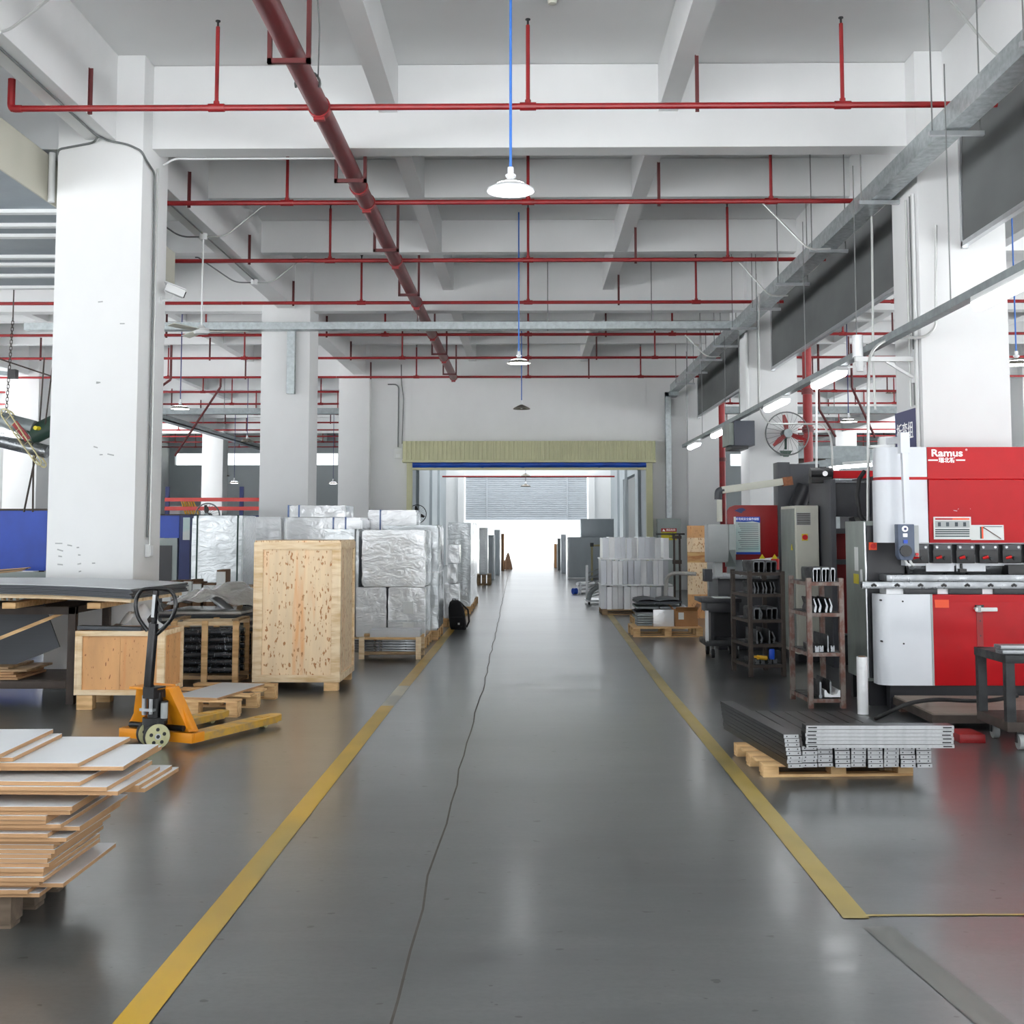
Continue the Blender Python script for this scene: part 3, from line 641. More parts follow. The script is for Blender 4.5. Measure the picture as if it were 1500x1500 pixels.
# ================================================================== pallet with a grey board beside the jack
P2 = (-2.8, 11.14, 0)
pallet('pine pallet behind the pallet jack with one grey board on it', P2, math.radians(-5), .78, 1.2, .14, 4, 'pine', deckgap=.45)
m = MB().box(-.22, .2, -.5, .48, 0, .016, 0).box(-.22, .2, -.5, .48, .016, .018, 1); me = m.mesh('coated_board'); setm(me, ['mdf_edge', 'sheet_grey'])
o = link('coated_board', me, None, (-2.74, 11.08, .141)); o.rotation_euler = (0, 0, -.2); tag(o, 'single grey coated board lying on the pallet behind the jack', 'board')
# ================================================================== plywood crates
def crate(label, x0, x1, y0, y1, z0, z1, m='ply', fr=.07, open_top=False, seams=1):
    t = thing('wooden_crate', label, 'crate', ((x0+x1)/2, (y0+y1)/2, 0)); off = t.location.copy(); k = .02
    w = (x1-x0)/(seams+1)
    for i in range(seams+1): part('front_panel', MB(off).box(x0+w*i+.001, x0+w*(i+1)-.001, y0, y0+.012, z0, z1), m, t)
    part('back_panel', MB(off).box(x0, x1, y1-.012, y1, z0, z1), m, t)
    part('side_panel', MB(off).box(x0, x0+.012, y0+.012, y1-.012, z0, z1), m, t); part('side_panel', MB(off).box(x1-.012, x1, y0+.012, y1-.012, z0, z1), m, t)
    if not open_top: part('lid', MB(off).box(x0-.012, x1+.012, y0-.012, y1+.012, z1, z1+.018), m, t)
    else: part('bottom_panel', MB(off).box(x0+.012, x1-.012, y0+.012, y1-.012, z0, z0+.012), m, t)
    for (ya, yb) in ((y0-k, y0), (y1, y1+k)):
        for (a, b) in ((x0, x0+fr), (x1-fr, x1)): part('batten', MB(off).box(a, b, ya, yb, z0+fr, z1-fr), 'pine_pale', t, bev=.002)
        for (a, b) in ((z0, z0+fr), (z1-fr, z1)): part('batten', MB(off).box(x0, x1, ya, yb, a, b), 'pine_pale', t, bev=.002)
    for (xa, xb) in ((x0-k, x0), (x1, x1+k)):
        for (a, b) in ((y0-k, y0+fr-k), (y1-fr+k, y1+k)): part('batten', MB(off).box(xa, xb, a, b, z0+fr, z1-fr), 'pine_pale', t, bev=.002)
        for (a, b) in ((z0, z0+fr), (z1-fr, z1)): part('batten', MB(off).box(xa, xb, y0-k, y1+k, a, b), 'pine_pale', t, bev=.002)
    nb = 2
    for i in range(nb):
        a = x0+(x1-x0-.14)*i/(nb-1)*(.88 if z1 < 1 else 1)
        for yy in (y0, y1-.1): part('foot_block', MB(off).box(a, a+.14, yy, yy+.1, 0, z0), 'pine', t, bev=.003)
    return t
crate('tall plywood crate with pine battens standing beside the aisle', -2.70, -1.875, 12.22, 13.2, .085, 1.455, seams=0)
crate('small open plywood crate beside the steel table', -3.985, -3.23, 10.93, 11.5, .13, .69, 'ply_orange', .045, True)
solo('metal_strip', MB().bar((-4.0, 11.0, .715), (-3.42, 10.96, .705), .1, .035), 'sheet_dark', 'dark grey metal strip laid across the small crate', 'strip', bev=.004)
solo('metal_strip', MB().bar((-3.52, 11.3, .69), (-3.34, 11.1, .86), .012, .05), 'black', 'short black strip sticking up out of the small crate', 'strip')
solo('plastic_bag', MB().grid(lambda u, v: (-3.8+.46*u, 11.15+.22*v+.03*math.sin(9*u), .66+.22*math.sin(math.pi*min(1, u*1.0))*(.5+.5*v)+.03*math.sin(14*u+6*v)), 14, 8), 'film', 'crumpled clear plastic sheet sticking out of the small crate', 'plastic sheet', fix=False)
# ================================================================== steel table with its load
t = thing('steel_table', 'brown steel work table at the left edge in front of the column', 'table', (-5.0, 11.7, 0)); off = (-5.0, 11.7, 0)
for x in (-5.65, -4.165):
    for y in (11.25, 12.15): part('leg', MB(off).box(x-.035, x+.035, y, y+.07, 0, .88), 'iron_brown', t, bev=.004)
for y in (11.25, 12.15):
    part('top_rail', MB(off).box(-5.685, -4.13, y, y+.07, .81, .88), 'iron_brown', t, bev=.004); part('bottom_rail', MB(off).box(-5.61, -4.205, y+.01, y+.06, .14, .21), 'iron_brown', t, bev=.004)
for x in (-5.65, -4.165): part('side_rail', MB(off).box(x-.03, x+.03, 11.32, 12.15, .82, .88), 'iron_brown', t); part('side_rail', MB(off).box(x-.025, x+.025, 11.32, 12.15, .14, .2), 'iron_brown', t)
part('shelf', MB(off).box(-5.6, -4.2, 11.3, 12.16, .2, .215), 'iron_brown', t)
# load on the table: bearers, sagging dark sheets with a pale top sheet
for i, (x, lb) in enumerate(((-5.3, 'left'), (-4.62, 'middle'), (-3.86, 'right'))):
    solo('timber_bearer', MB().box(x-.06, x+.06, 10.95, 12.2, .882, .935), 'pine', '%s pine bearer under the sheet stack on the steel table' % lb, 'timber', bev=.003)
def sag(z0): return lambda x, y: z0-.0-(max(0, (x+4.9)/1.5)**2)*.05*(1-.35*(y-10.85)/1.2)
def slab(z0, z1, x0, x1, y0, y1, skew=0.):
    b = MB(); sg = sag(0); n = 14
    for zz in (z0, z1): b.grid(lambda u, v: (x0+(x1-x0)*u+skew*v, y0+(y1-y0)*v, zz+sg(x0+(x1-x0)*u, y0)), n, 4)
    e = []
    for vv in (0, 1): b.grid(lambda u, v: (x0+(x1-x0)*u+skew*vv, y0+(y1-y0)*vv, z0+(z1-z0)*v+sg(x0+(x1-x0)*u, y0)), n, 1)
    for uu in (0, 1): b.grid(lambda u, v: (x0+(x1-x0)*uu+skew*u, y0+(y1-y0)*u, z0+(z1-z0)*v+sg(x0+(x1-x0)*uu, y0)), 4, 1)
    return b
o = solo('timber_deck', slab(.985, 1.02, -5.7, -3.5, 10.85, 12.1, .1), 'pine_pale', 'yellowish timber deck carrying the dark sheets on the table', 'deck', fix=False)
for k in range(5):
    z = 1.022+k*.016
    solo('metal_sheet', slab(z, z+.0145, -5.9+.02*k, -3.47-.012*(k % 3), 10.8+.01*(k % 2), 12.15, .12), 'sheet_dark', '%s dark sheet from below in the stack on the table' % ORD[k], 'sheet', 'dark sheets stacked on the table', fix=False)
solo('metal_sheet', slab(1.1025, 1.109, -5.9, -3.5, 10.82, 12.15, .12), 'sheet_grey', 'pale grey top sheet of the stack on the table', 'sheet', fix=False)
# boards under the table
random.seed(4)
for k in range(5):
    x0 = -5.5+random.uniform(-.05, .05)
    o = solo('offcut_board', MB().box(x0, x0+.95-.05*k+random.uniform(-.1, .1), 11.28+.02*k, 11.95, .2165+.022*k, .2365+.022*k), 'mdf_edge' if k < 3 else 'pine_grey', '%s offcut board from below on the lower shelf of the table' % ORD[k], 'board', 'offcut boards on the table shelf', bev=.001)
solo('leaning_panel', MB().bar((-5.45, 11.6, .36), (-4.5, 11.6, .74), .55, .022, up=(0, 1, 0)).box(-5.4, -5.39, 11.3, 11.31, .34, .35), 'sheet_dark', 'dark panel leaning diagonally under the steel table', 'panel')
solo('leaning_panel', MB().bar((-5.5, 11.35, .33), (-4.28, 11.35, .82), .02, .03), 'pine', 'pine edged strip leaning diagonally under the table', 'strip')
# ================================================================== wrapped sheet stack behind the small crate
pallet('dark pallet under the film-wrapped sheets behind the small crate', (-3.42, 13.62, 0), .05, 1.1, 1.0, .14, 5, 'pine_grey')
pallet('upper pallet directly under the film-wrapped sheets', (-3.42, 13.62, .1405), .05, 1.1, 1.0, .36, 5, 'pine_grey')
random.seed(21)
for k in range(6):
    z = .503+.035*k; a = random.uniform(-.08, .1); w = 1.05-.03*k
    b = MB().box(-w/2, w/2, -.45, .45, 0, .033); o = solo('wrapped_sheet', b, 'film_sheet' if k % 2 else 'sheet_dark', '%s sheet from below in the film-wrapped stack' % ORD[k], 'sheet', 'film-wrapped sheets behind the small crate', bev=.012); o.location = (-3.45+random.uniform(-.06, .06), 13.6, z); o.rotation_euler = (0, 0, a)
def crump(u, v):
    x = -.55+1.1*u; y = -.5+v
    return (x, y, .03+.17*math.exp(-((x-.1)**2+(y-.1)**2)*6)+.05*math.sin(7*x+3*y)*math.sin(5*y+2*x)+.025*math.sin(19*x)*math.cos(13*y)-.25*max(0, abs(x)-.45))
o = solo('film_cover', MB().grid(crump, 30, 26), 'film_sheet', 'crumpled translucent plastic film over the sheet stack', 'plastic film', fix=False); o.location = (-3.42, 13.6, .72); o.rotation_euler = (0, 0, .06)
solo('film_tube', MB().cyl(at(300, 864, 13.9), at(346, 902, 13.5), .05, 12, .045), 'film', 'pale film-wrapped tube sloping down over the covered stack', 'tube')
# ================================================================== slatted timber crates with film-wrapped tubes
def slat_crate(label, x0, x1, y0, y1, z0, z1, rows, cat='crate', posts=3):
    t = thing('slatted_crate', label, cat, ((x0+x1)/2, (y0+y1)/2, 0)); off = t.location.copy()
    for yy in (y0, y1-.03):
        for i in range(posts):
            a = x0+(x1-x0-.06)*i/(posts-1); part('post', MB(off).box(a, a+.06, yy, yy+.03, z0, z1), 'pine', t, bev=.002)
    for yy in (y0+.031, y1-.061): part('rail', MB(off).box(x0, x1, yy, yy+.03, z1-.05, z1-.01), 'pine_pale', t); part('rail', MB(off).box(x0, x1, yy, yy+.03, z0+.05, z0+.09), 'pine_grey', t)
    for i in range(2):
        a = x0+(x1-x0-.07)*i; part('cross_slat', MB(off).box(a, a+.07, y0, y1, z1, z1+.018), 'pine_grey', t)
        part('cross_slat', MB(off).box(a, a+.07, y0+.07, y1-.07, z0+.02, z0+.05), 'pine_grey', t)
    n = max(2, int((z1-z0-.16)/rows)); r = rows/2
    for k in range(n):
        part('wrapped_tube', MB(off).cyl((x0+.02, y0+.1+r, z0+.10+r+k*rows), (x1-.02, y0+.1+r, z0+.10+r+k*rows), r*.96, 12), 'film_black', t)
        part('wrapped_tube', MB(off).cyl((x0+.02, y1-.1-r, z0+.10+r+k*rows), (x1-.02, y1-.1-r, z0+.10+r+k*rows), r*.96, 12), 'film_black', t)
    return t
slat_crate('low slatted timber crate of black film-wrapped tubes behind the jack', -3.62, -2.93, 12.5, 13.0+.0, .02, .66, .075)
p0 = at(350, 900, 14.3)
slat_crate('taller slatted timber crate half hidden behind the tall plywood crate', p0.x, p0.x+.75, 14.2, 14.9, .02, .9, .1)
t = thing('bar_crate', 'low timber cradle holding silver bars in front of the wrapped boxes', 'crate', (-1.7, 15.4, 0)); off = (-1.7, 15.4, 0)
for x in (-2.07, -1.375):
    for y in (15.12, 15.62): part('post', MB(off).box(x, x+.065, y, y+.03, 0, .27), 'pine_pale', t, bev=.003)
for y in (15.152, 15.588): part('rail', MB(off).box(-2.07, -1.31, y, y+.03, .06, .09), 'pine_grey', t); part('rail', MB(off).box(-2.07, -1.31, y, y+.03, .235, .262), 'pine', t)
part('base_board', MB(off).box(-2.06, -1.32, 15.183, 15.585, .05, .075), 'pine_grey', t)
for k in range(5): solo('metal_bar', MB().box(-2.16, -1.32, 15.2, 15.26, .077+.032*k, .106+.032*k), 'steel', '%s silver bar from below at the front of the timber cradle' % ORD[k], 'bar', 'silver bars in the timber cradle', bev=.006)
solo('flat_panel', MB().box(-1.945, -1.335, 15.19, 15.55, .2635, .35), 'sheet_grey', 'flat white panel lying on the timber cradle', 'carton', bev=.004)  # white panel resting on the cradle
# ================================================================== bubble and film wrapped cartons along the left of the aisle
def wrapbox(label, x0, x1, y0, y1, z0, z1, m='film', bands=(), bandm='tape_blue', hb=(), seed=0, group='film-wrapped cartons', name='wrapped_carton', amp=.012):
    rnd = random.Random(seed+hash((round(x0, 2), round(z0, 2))) % 997)
    t = thing(name, label, 'wrapped box', ((x0+x1)/2, (y0+y1)/2, z0), group=group); off = t.location.copy()
    bm = bmesh.new(); bmesh.ops.create_cube(bm, size=1)
    bmesh.ops.bevel(bm, geom=list(bm.edges), offset=.02, segments=2, affect='EDGES')
    bmesh.ops.subdivide_edges(bm, edges=[e for e in bm.edges if e.calc_length() > .4], cuts=9, use_grid_fill=True)
    ph = [rnd.uniform(0, 6) for _ in range(6)]
    from mathutils import noise
    for v in bm.verts:
        c = v.co; x = x0+(c.x+.5)*(x1-x0); y = y0+(c.y+.5)*(y1-y0); z = z0+(c.z+.5)*(z1-z0)
        d = noise.noise(Vector((x*7+ph[0], y*7+ph[1], z*7+ph[2])))
        sx, sy = (1 if c.x > 0 else -1), (1 if c.y > 0 else -1)
        ex = abs(c.x) > .47; ey = abs(c.y) > .47
        v.co = Vector((x-(sx*abs(d)*amp if ex else 0), y-(sy*abs(d)*amp if ey else 0), max(z0, z-(abs(d)*amp if c.z > .47 else 0))))-off
    me = bpy.data.meshes.new('carton'); bm.to_mesh(me); bm.free(); me.shade_smooth(); me.set_sharp_from_angle(angle=.9); setm(me, m)
    link('carton', me, t)
    e = .003
    for u in bands:
        x = x0+(x1-x0)*u; part('band', MB(off).box(x-.012, x+.012, y0-e, y1+e, z0+.002, z1+e), bandm, t)
    for u in hb:
        z = z0+(z1-z0)*u; part('band', MB(off).box(x0-e, x1+e, y0-e, y1+e, z-.012, z+.012), bandm, t)
    return t
def pxbox(px0, px1, py0, Y): a = at(px0, py0, Y); b = at(px1, py0, Y); return a.x, b.x, a.z
pl = 'pallet under the %s'
# back group between the two left columns and behind the tall crate
x0, x1, z = pxbox(281, 357, 755, 17.2); wrapbox('tall silver film-wrapped cabinet with two dark green bands', x0, x1, 17.2, 18.1, .14, z, 'film_grey', (.11, .89), 'band_green', group='film-wrapped cabinets')
pallet('pallet under the cabinet with the dark green bands', ((x0+x1)/2, 17.65, 0), 0, x1-x0, .88, .138)
x0, x1, z = pxbox(367, 412, 757, 18.0); wrapbox('narrow white wrapped carton between banded cabinet and taped carton', x0, x1, 18.0, 18.9, .14, z, 'film')
pallet('pallet under the narrow wrapped carton beside the banded cabinet', ((x0+x1)/2, 18.45, 0), 0, x1-x0, .88, .138)
x0, x1, z = pxbox(419, 531, 758, 17.9); wrapbox('wide white wrapped carton with blue tape under the flat carton', x0, x1, 17.9, 18.8, .14, z, 'film', (.62, .78))
pallet('pallet under the wide carton with blue tape', ((x0+x1)/2, 18.35, 0), 0, x1-x0, .88, .138)
x2, x3, z2 = pxbox(420, 506, 740, 17.9); wrapbox('flat white wrapped carton with blue tape lying on the wide one', x2, x3, 17.95, 18.75, z+.004, z2, 'film', (.02, .2))
x0, x1, z = pxbox(511, 600, 747, 17.7); wrapbox('high bubble-wrapped carton with one blue tape behind the brightest one', x0+.12, x1, 18.85, 19.6, .14, at(511, 747, 18.9).z, 'film', (.26,))
pallet('pallet under the high bubble-wrapped carton', ((x0+x1)/2+.06, 19.22, 0), 0, x1-x0-.14, .72, .138)
x0, x1, z = pxbox(475, 528, 775, 16.6); wrapbox('silver wrapped carton with dark edges right behind the tall crate', x0, x1-.02, 16.6, 17.5, .14, z, 'film_grey', (.9,), 'conduit_dark')
pallet('pallet under the silver carton behind the tall crate', ((x0+x1)/2, 17.05, 0), 0, x1-x0, .88, .138)
x0, x1, z = pxbox(530, 624, 776, 16.5); zc = at(560, 860, 16.5).z
wrapbox('brightest white wrapped carton on top of two smaller wrapped ones', x0, x1, 16.5, 17.45, zc+.004, z, 'film', hb=(.5,), bandm='film', amp=.02)
xm = at(567, 860, 16.5).x
wrapbox('lower left wrapped carton under the brightest carton', x0-.08, xm-.01, 16.55, 17.4, .14, zc, 'film', amp=.018)
t = wrapbox('lower right wrapped carton with two paper labels under the brightest carton', xm+.01, x1, 16.5, 17.4, .14, zc, 'film', hb=(.33,), bandm='film_grey', amp=.015)
for z in (.52, .24): part('paper_label', MB(t.location).box(x1-.3, x1-.16, 16.488, 16.495, z-.06, z+.1), 'paper', t)
pallet('pallet under the brightest wrapped cartons', ((x0+x1)/2-.04, 16.98, 0), 0, x1-x0+.1, .92, .138)
wrapbox('tall crinkled film-wrapped carton behind the brightest carton', -2.1, -1.28, 17.65, 18.75, .14, at(630, 769, 17.65).z, 'film_grey', amp=.03, hb=(.55,), bandm='film')
pallet('pallet under the tall crinkled carton', (-1.69, 18.2, 0), 0, .8, 1.05, .138)
for k, (a, b, c, d) in enumerate(((650, 672, 855, 884), (655, 668, 826, 854), (655, 673, 798, 825))):
    p = at(a, d, 20.0); q = at(b, c, 20.0)
    wrapbox(('lowest', 'middle', 'upper')[k]+' small wrapped box in the pile behind the backpack', p.x, q.x, 20.0+.03*k, 20.5, p.z if k else .14, q.z-.003, 'film', group='small wrapped boxes behind the backpack')
pallet('pallet under the pile of small wrapped boxes', (-1.24, 20.35, 0), 0, .34, .68, .138, 4)
x0, x1, z = pxbox(656, 690, 765, 23.0)
for k, (ya, yb) in enumerate(((23.0, 24.6), (24.7, 26.4))):
    wrapbox('%s tall silver-wrapped cabinet beside the aisle' % ('nearer', 'farther')[k], x0, x1-.02*k, ya, yb, .14, z+.0, 'film_grey', hb=(.33, .8), bandm='film_grey', group='film-wrapped cabinets', amp=.025)
    pallet('pallet under the %s tall silver-wrapped cabinet' % ('nearer', 'farther')[k], ((x0+x1)/2, (ya+yb)/2, 0), 0, x1-x0, yb-ya-.04, .138)
# items beyond the doorway on the left
def farbox(name, label, cat, px0, px1, py0, Y, dp, m, zb=.0, trim=None, bev=.006):
    a = at(px0, py0, Y); b = at(px1, py0, Y); t = thing(name, label, cat, ((a.x+b.x)/2, Y+dp/2, zb)); off = t.location.copy()
    part('body', MB(off).box(a.x, b.x, Y, Y+dp, zb, a.z), m, t, bev=bev)
    part('edge_trim', MB(off).box(b.x-.03, b.x+.004, Y-.006, Y+.01, zb+.02, a.z-.01), trim or 'steel_bright', t)
    part('face_panel', MB(off).box(a.x+.03, b.x-.06, Y-.005, Y+.005, zb+.06, a.z-.06), m, t)
    return t, a, b
pallet('dark pallet under the pale panel beyond the doorway', (at(708, 850, 34.4).x, 34.9, 0), 0, .4, .8, .3, 4, 'pine_grey')
farbox('wrapped_panel_stack', 'pale wrapped panel stack just beyond the doorway', 'panel stack', 702, 714, 773, 34.4, .9, 'film_grey', .302)
farbox('metal_cabinet', 'grey metal cabinet lower than its neighbours beyond the doorway', 'cabinet', 714, 724, 784, 38.0, 1.0, 'cab_far')
farbox('metal_cabinet', 'tall slim grey metal cabinet farther along the passage', 'cabinet', 724, 732, 776, 42.0, 1.0, 'cab_far')
farbox('carton_pile', 'brown carton tower near the end of the passage', 'carton', 734, 738, 782, 46.0, .8, 'cardboard_dark', trim='cardboard')
solo('scrap_pile', MB().grid(lambda u, v: (-1.0+.38*u, 47.6+.8*v, .55*math.sin(math.pi*u)**.6*math.sin(math.pi*v)**.5*(1+.2*math.sin(9*u+5*v))), 12, 8), 'cardboard_dark', 'low dark heap at the far left end of the passage', 'heap', fix=False)
# ================================================================== backpack on the floor
t = thing('backpack', 'black backpack leaning against the wrapped boxes', 'backpack', (-1.13, 19.6, 0), .0)
def bp(k): # rounded cross sections
    return None
m = MB(); secs = [(0, .15, .10), (.05, .165, .12), (.2, .165, .125), (.34, .15, .11), (.42, .115, .085), (.455, .06, .05)]
vs = []; nn = 20
for z, a, b in secs:
    for j in range(nn):
        th_ = 2*math.pi*j/nn; cc, ss = math.cos(th_), math.sin(th_)
        x = a*math.copysign(abs(cc)**.55, cc); y = b*math.copysign(abs(ss)**.55, ss)
        vs.append(((x-.16*z+.03)*.8, y+.12*z, z))
fs = [(i*nn+j, i*nn+(j+1) % nn, (i+1)*nn+(j+1) % nn, (i+1)*nn+j) for i in range(len(secs)-1) for j in range(nn)]+[tuple(range(nn)), tuple((len(secs)-1)*nn+j for j in range(nn))]
m._a(vs, fs); part('bag_body', m, 'fabric_black', t)
part('front_pocket', MB().box(-.105, .1, -.135, -.1, .05, .2), 'fabric_black', t, bev=.015)
part('carry_handle', MB().tube([(-.08, .03, .44), (-.075, .03, .475), (-.03, .03, .475), (-.02, .03, .445)], .008, 6), 'rubber', t)
part('shoulder_strap', MB().tube([(.06, .1, .4), (.17, .06, .3), (.19, .02, .12), (.15, .04, .03)], .014, 6), 'rubber', t)
part('badge', MB().box(.02, .05, -.138, -.134, .08, .11), 'letter_grey', t)
# ================================================================== red press brake on the right
FY = 11.0
B = thing('press_brake', 'large red and white press brake in front of the first right column', 'machine', (4.2, 11.5, 0)); off = B.location.copy()
def rounded(x0, x1, y0, y1, r, n=8):
    "plan outline with a round left front corner"
    return [(x1, y0)]+[(x0+r-r*math.sin(a*math.pi/2/n), y0+r-r*math.cos(a*math.pi/2/n)) for a in range(n+1)]+[(x0, y1), (x1, y1)]
part('ram_cover', MB(off).prism([(11.0, 1.467), (10.965, 2.022), (11.0, 2.036), (11.0, 2.318), (11.55, 2.318), (11.55, 1.467)], 3.56, 5.6, 'x'), 'machine_red', B, smooth=False)
part('pillar_cover', MB(off).prism(rounded(3.13, 3.554, 11.0, 11.2, .11), 2.052, 2.318, 'z'), 'machine_white', B)
part('pillar_cover', MB(off).prism(rounded(3.12, 3.554, 11.0, 11.2, .11), 1.467, 2.026, 'z'), 'machine_white', B)
part('red_band', MB(off).prism(rounded(3.128, 3.56, 11.004, 11.19, .11), 2.026, 2.052, 'z'), 'machine_red', B)
part('pillar_cover', MB(off).prism(rounded(3.095, 3.555, 11.0, 11.2, .11), .215, 1.012, 'z'), 'machine_white', B)
part('pillar_edge', MB(off).box(3.556, 3.572, 10.995, 11.3, .215, 1.012), 'machine_grey', B)
ap = part('lower_apron', MB(off).box(3.573, 5.6, 11.0, 11.4, .215, 1.01), 'machine_red', B, bev=.006)
part('apron_band', MB(off).box(3.573, 5.6, 10.996, 11.01, .945, 1.0), 'machine_red', ap)
part('lever_slot', MB(off).box(3.955, 4.01, 10.994, 11.01, .33, .9), 'machine_red_dark', ap)
part('lever_seat', MB(off).box(3.945, 4.02, 10.99, 11.01, .88, .92), 'black', ap)
lv = part('lever_handle', MB(off).cyl((3.965, 10.96, .915), (3.965, 10.96, .86), .02, 12).cyl((3.945, 10.95, .89), (3.945, 10.99, .89), .014, 10), 'machine_grey', ap)
part('lever_grip', MB(off).box(3.93, 4.125, 10.945, 10.965, .865, .9), 'plastic_white', lv, bev=.008)
part('sticker', MB(off).box(3.59, 3.715, 10.993, 10.996, .895, .965), 'sticker_orange', ap)
for z in (.38, .52, .65, .78): part('screw', MB(off).cyl((3.985, 10.99, z), (3.985, 10.995, z), .006, 8), 'black', ap)
for x, z in ((3.31, .95), (3.31, .58), (3.12, .96), (3.12, .6)): part('screw', MB(off).cyl((x, 10.994, z), (x, 11.03, z), .008, 8), 'steel_dark', B)
part('base_plinth', MB(off).box(3.43, 5.6, 11.06, 12.15, 0, .215).box(3.2, 3.43, 11.06, 11.18, 0, .215), 'machine_black', B)
part('side_frame', MB(off).box(3.44, 3.56, 11.22, 12.2, .2, 2.3), 'machine_black', B); part('side_frame', MB(off).box(5.4, 5.55, 11.5, 12.2, 0, 2.3), 'machine_black', B)
part('inner_web', MB(off).box(3.56, 5.4, 11.42, 11.5, .2, 2.2), 'machine_dark', B)
# tool holder row
part('holder_beam', MB(off).box(3.38, 5.6, 11.12, 11.4, 1.26, 1.466), 'machine_white', B)
for k in range(6):
    a = 3.385+.2045*k
    c = part('tool_clamp', MB(off).box(a, a+.165, 11.0, 11.12, 1.285, 1.452), 'black', B, bev=.006)
    part('clamp_cap', MB(off).box(a+.004, a+.161, 10.985, 11.0, 1.405, 1.448), 'machine_dark', c)
    part('clamp_bolt', MB(off).cyl((a+.03, 10.98, 1.428), (a+.03, 10.99, 1.428), .012, 10).cyl((a+.135, 10.98, 1.428), (a+.135, 10.99, 1.428), .012, 10), 'steel', c)
    part('clamp_lever', MB(off).cyl((a+.02, 10.975, 1.33), (a+.065, 10.96, 1.345), .011, 10, .015), 'red_bright', c)
    part('clamp_knob', MB(off).cyl((a+.105, 10.985, 1.33), (a+.105, 11.0, 1.33), .018, 12), 'steel_dark', c)
for a, b in ((3.56, 3.81), (3.83, 4.09)): part('guard_plate', MB(off).box(a, b, 11.13-.02, 11.13-.01, 1.21, 1.36), 'machine_white', B)
part('upper_punch', MB(off).prism([(11.16, 1.262), (11.24, 1.262), (11.24, 1.23), (11.2, 1.185), (11.17, 1.23)], 3.42, 5.6, 'x'), 'steel', B, smooth=False)
part('back_gauge', MB(off).box(3.84, 3.9, 11.05, 11.16, 1.205, 1.235).cyl((3.87, 11.1, 1.235), (3.87, 11.1, 1.28), .012, 8), 'black', B)
part('die_block', MB(off).box(4.26, 5.6, 11.03, 11.2, 1.17, 1.27), 'black', B, bev=.005)
# bed
part('bed_top', MB(off).box(3.18, 5.6, 11.02, 11.35, 1.125, 1.182), 'steel', B, bev=.003)
br = part('slot_rail', MB(off).box(2.955, 5.6, 10.985, 11.06, 1.062, 1.122), 'steel', B, bev=.003)
for k in range(12):
    x = 3.055+.2055*k; part('rail_slot', MB(off).cyl((x-.014, 10.98, 1.09), (x-.014, 10.99, 1.09), .012, 10).cyl((x+.014, 10.98, 1.09), (x+.014, 10.99, 1.09), .012, 10).cyl((x, 10.98, 1.098), (x, 10.99, 1.098), .013, 10), 'black', br)
for k in range(6): part('bed_clamp', MB(off).box(3.33+.395*k, 3.62+.395*k, 11.0, 11.2, 1.013, 1.062), 'machine_black', B, bev=.003)
part('bed_filler', MB(off).box(3.18, 5.6, 11.04, 11.3, 1.013, 1.062), 'panel_white', B)
# lettering and plates
tx = at(1387, 664, 10.995); text('Ramus', .088, 'letter_white_glow', B, Vector((tx.x, 10.994, tx.z))-off, name='brand_lettering', bold=.002, sx=1.2)
tx = at(1387, 674.5, 10.995); text('瑞北斯', .05, 'letter_white_glow', B, Vector((tx.x, 10.994, tx.z))-off, name='brand_lettering', bold=.001)
tx = at(1415.5, 659, 10.995); text('®', .024, 'letter_white_glow', B, Vector((tx.x, 10.994, tx.z))-off, name='brand_lettering')
for a, b in ((1360, 1374), (1401, 1414)):
    p = at(a, 674, 10.99); q = at(b, 674, 10.99); part('brand_bar', MB(off).box(p.x, q.x, 10.992, 10.998, p.z-.006, p.z+.006), 'letter_white_glow', B)
def plate(px0, py0, px1, py1, yy, m, nm='label_plate', par=None, e=.003):
    a = at(px0, py1, yy); b = at(px1, py0, yy); o_ = part(nm, MB(off).box(a.x, b.x, yy-e, yy+.002, a.z, b.z), m, par or B); return o_
lp_ = plate(1368, 757, 1422, 790, 10.98, 'paper'); 
plate(1370, 759, 1395, 761.5, 10.976, 'sticker_red', 'print', lp_); plate(1395, 759, 1420, 761.5, 10.976, 'sticker_orange', 'print', lp_)
plate(1370, 763, 1420, 773, 10.976, 'machine_grey', 'print', lp_)
for px in (1374, 1386, 1399, 1411): plate(px, 765, px+4, 771, 10.972, 'ink', 'print', lp_)
for py in (775, 778, 781, 784.5): plate(1370, py, 1420, py+1.8, 10.976, 'ink', 'print', lp_)
lp2 = plate(1422.5, 769, 1470, 791, 10.98, 'paper')
plate(1436, 771.5, 1437.6, 789, 10.976, 'band_green', 'print', lp2); plate(1438, 771.5, 1440, 789, 10.976, 'sticker_orange', 'print', lp2); plate(1441, 771, 1468, 771.8, 10.976, 'ink', 'print', lp2)
p = at(1440, 772, 10.974); q = at(1466, 789, 10.974); part('print', MB(off).bar(p, q, .004, .012, up=(0, 1, 0)).bar(p, q, .012, .004), 'sticker_red', lp2)
# handwritten marks on the ram, hinted at by short pale strokes
random.seed(8)
for px, py in ((1412, 737), (1419, 742), (1428, 736), (1425, 743), (1437, 736), (1437, 741), (1454, 736), (1455, 741), (1405, 745), (1400, 748), (1488, 724)):
    p = at(px, py, 10.972); part('scribble_stroke', MB(off).obox((p.x, 10.983, p.z), (.02+random.random()*.03, .004, .004), Matrix.Rotation(random.uniform(-.9, .3), 3, 'Y')), 'panel_silver', B)
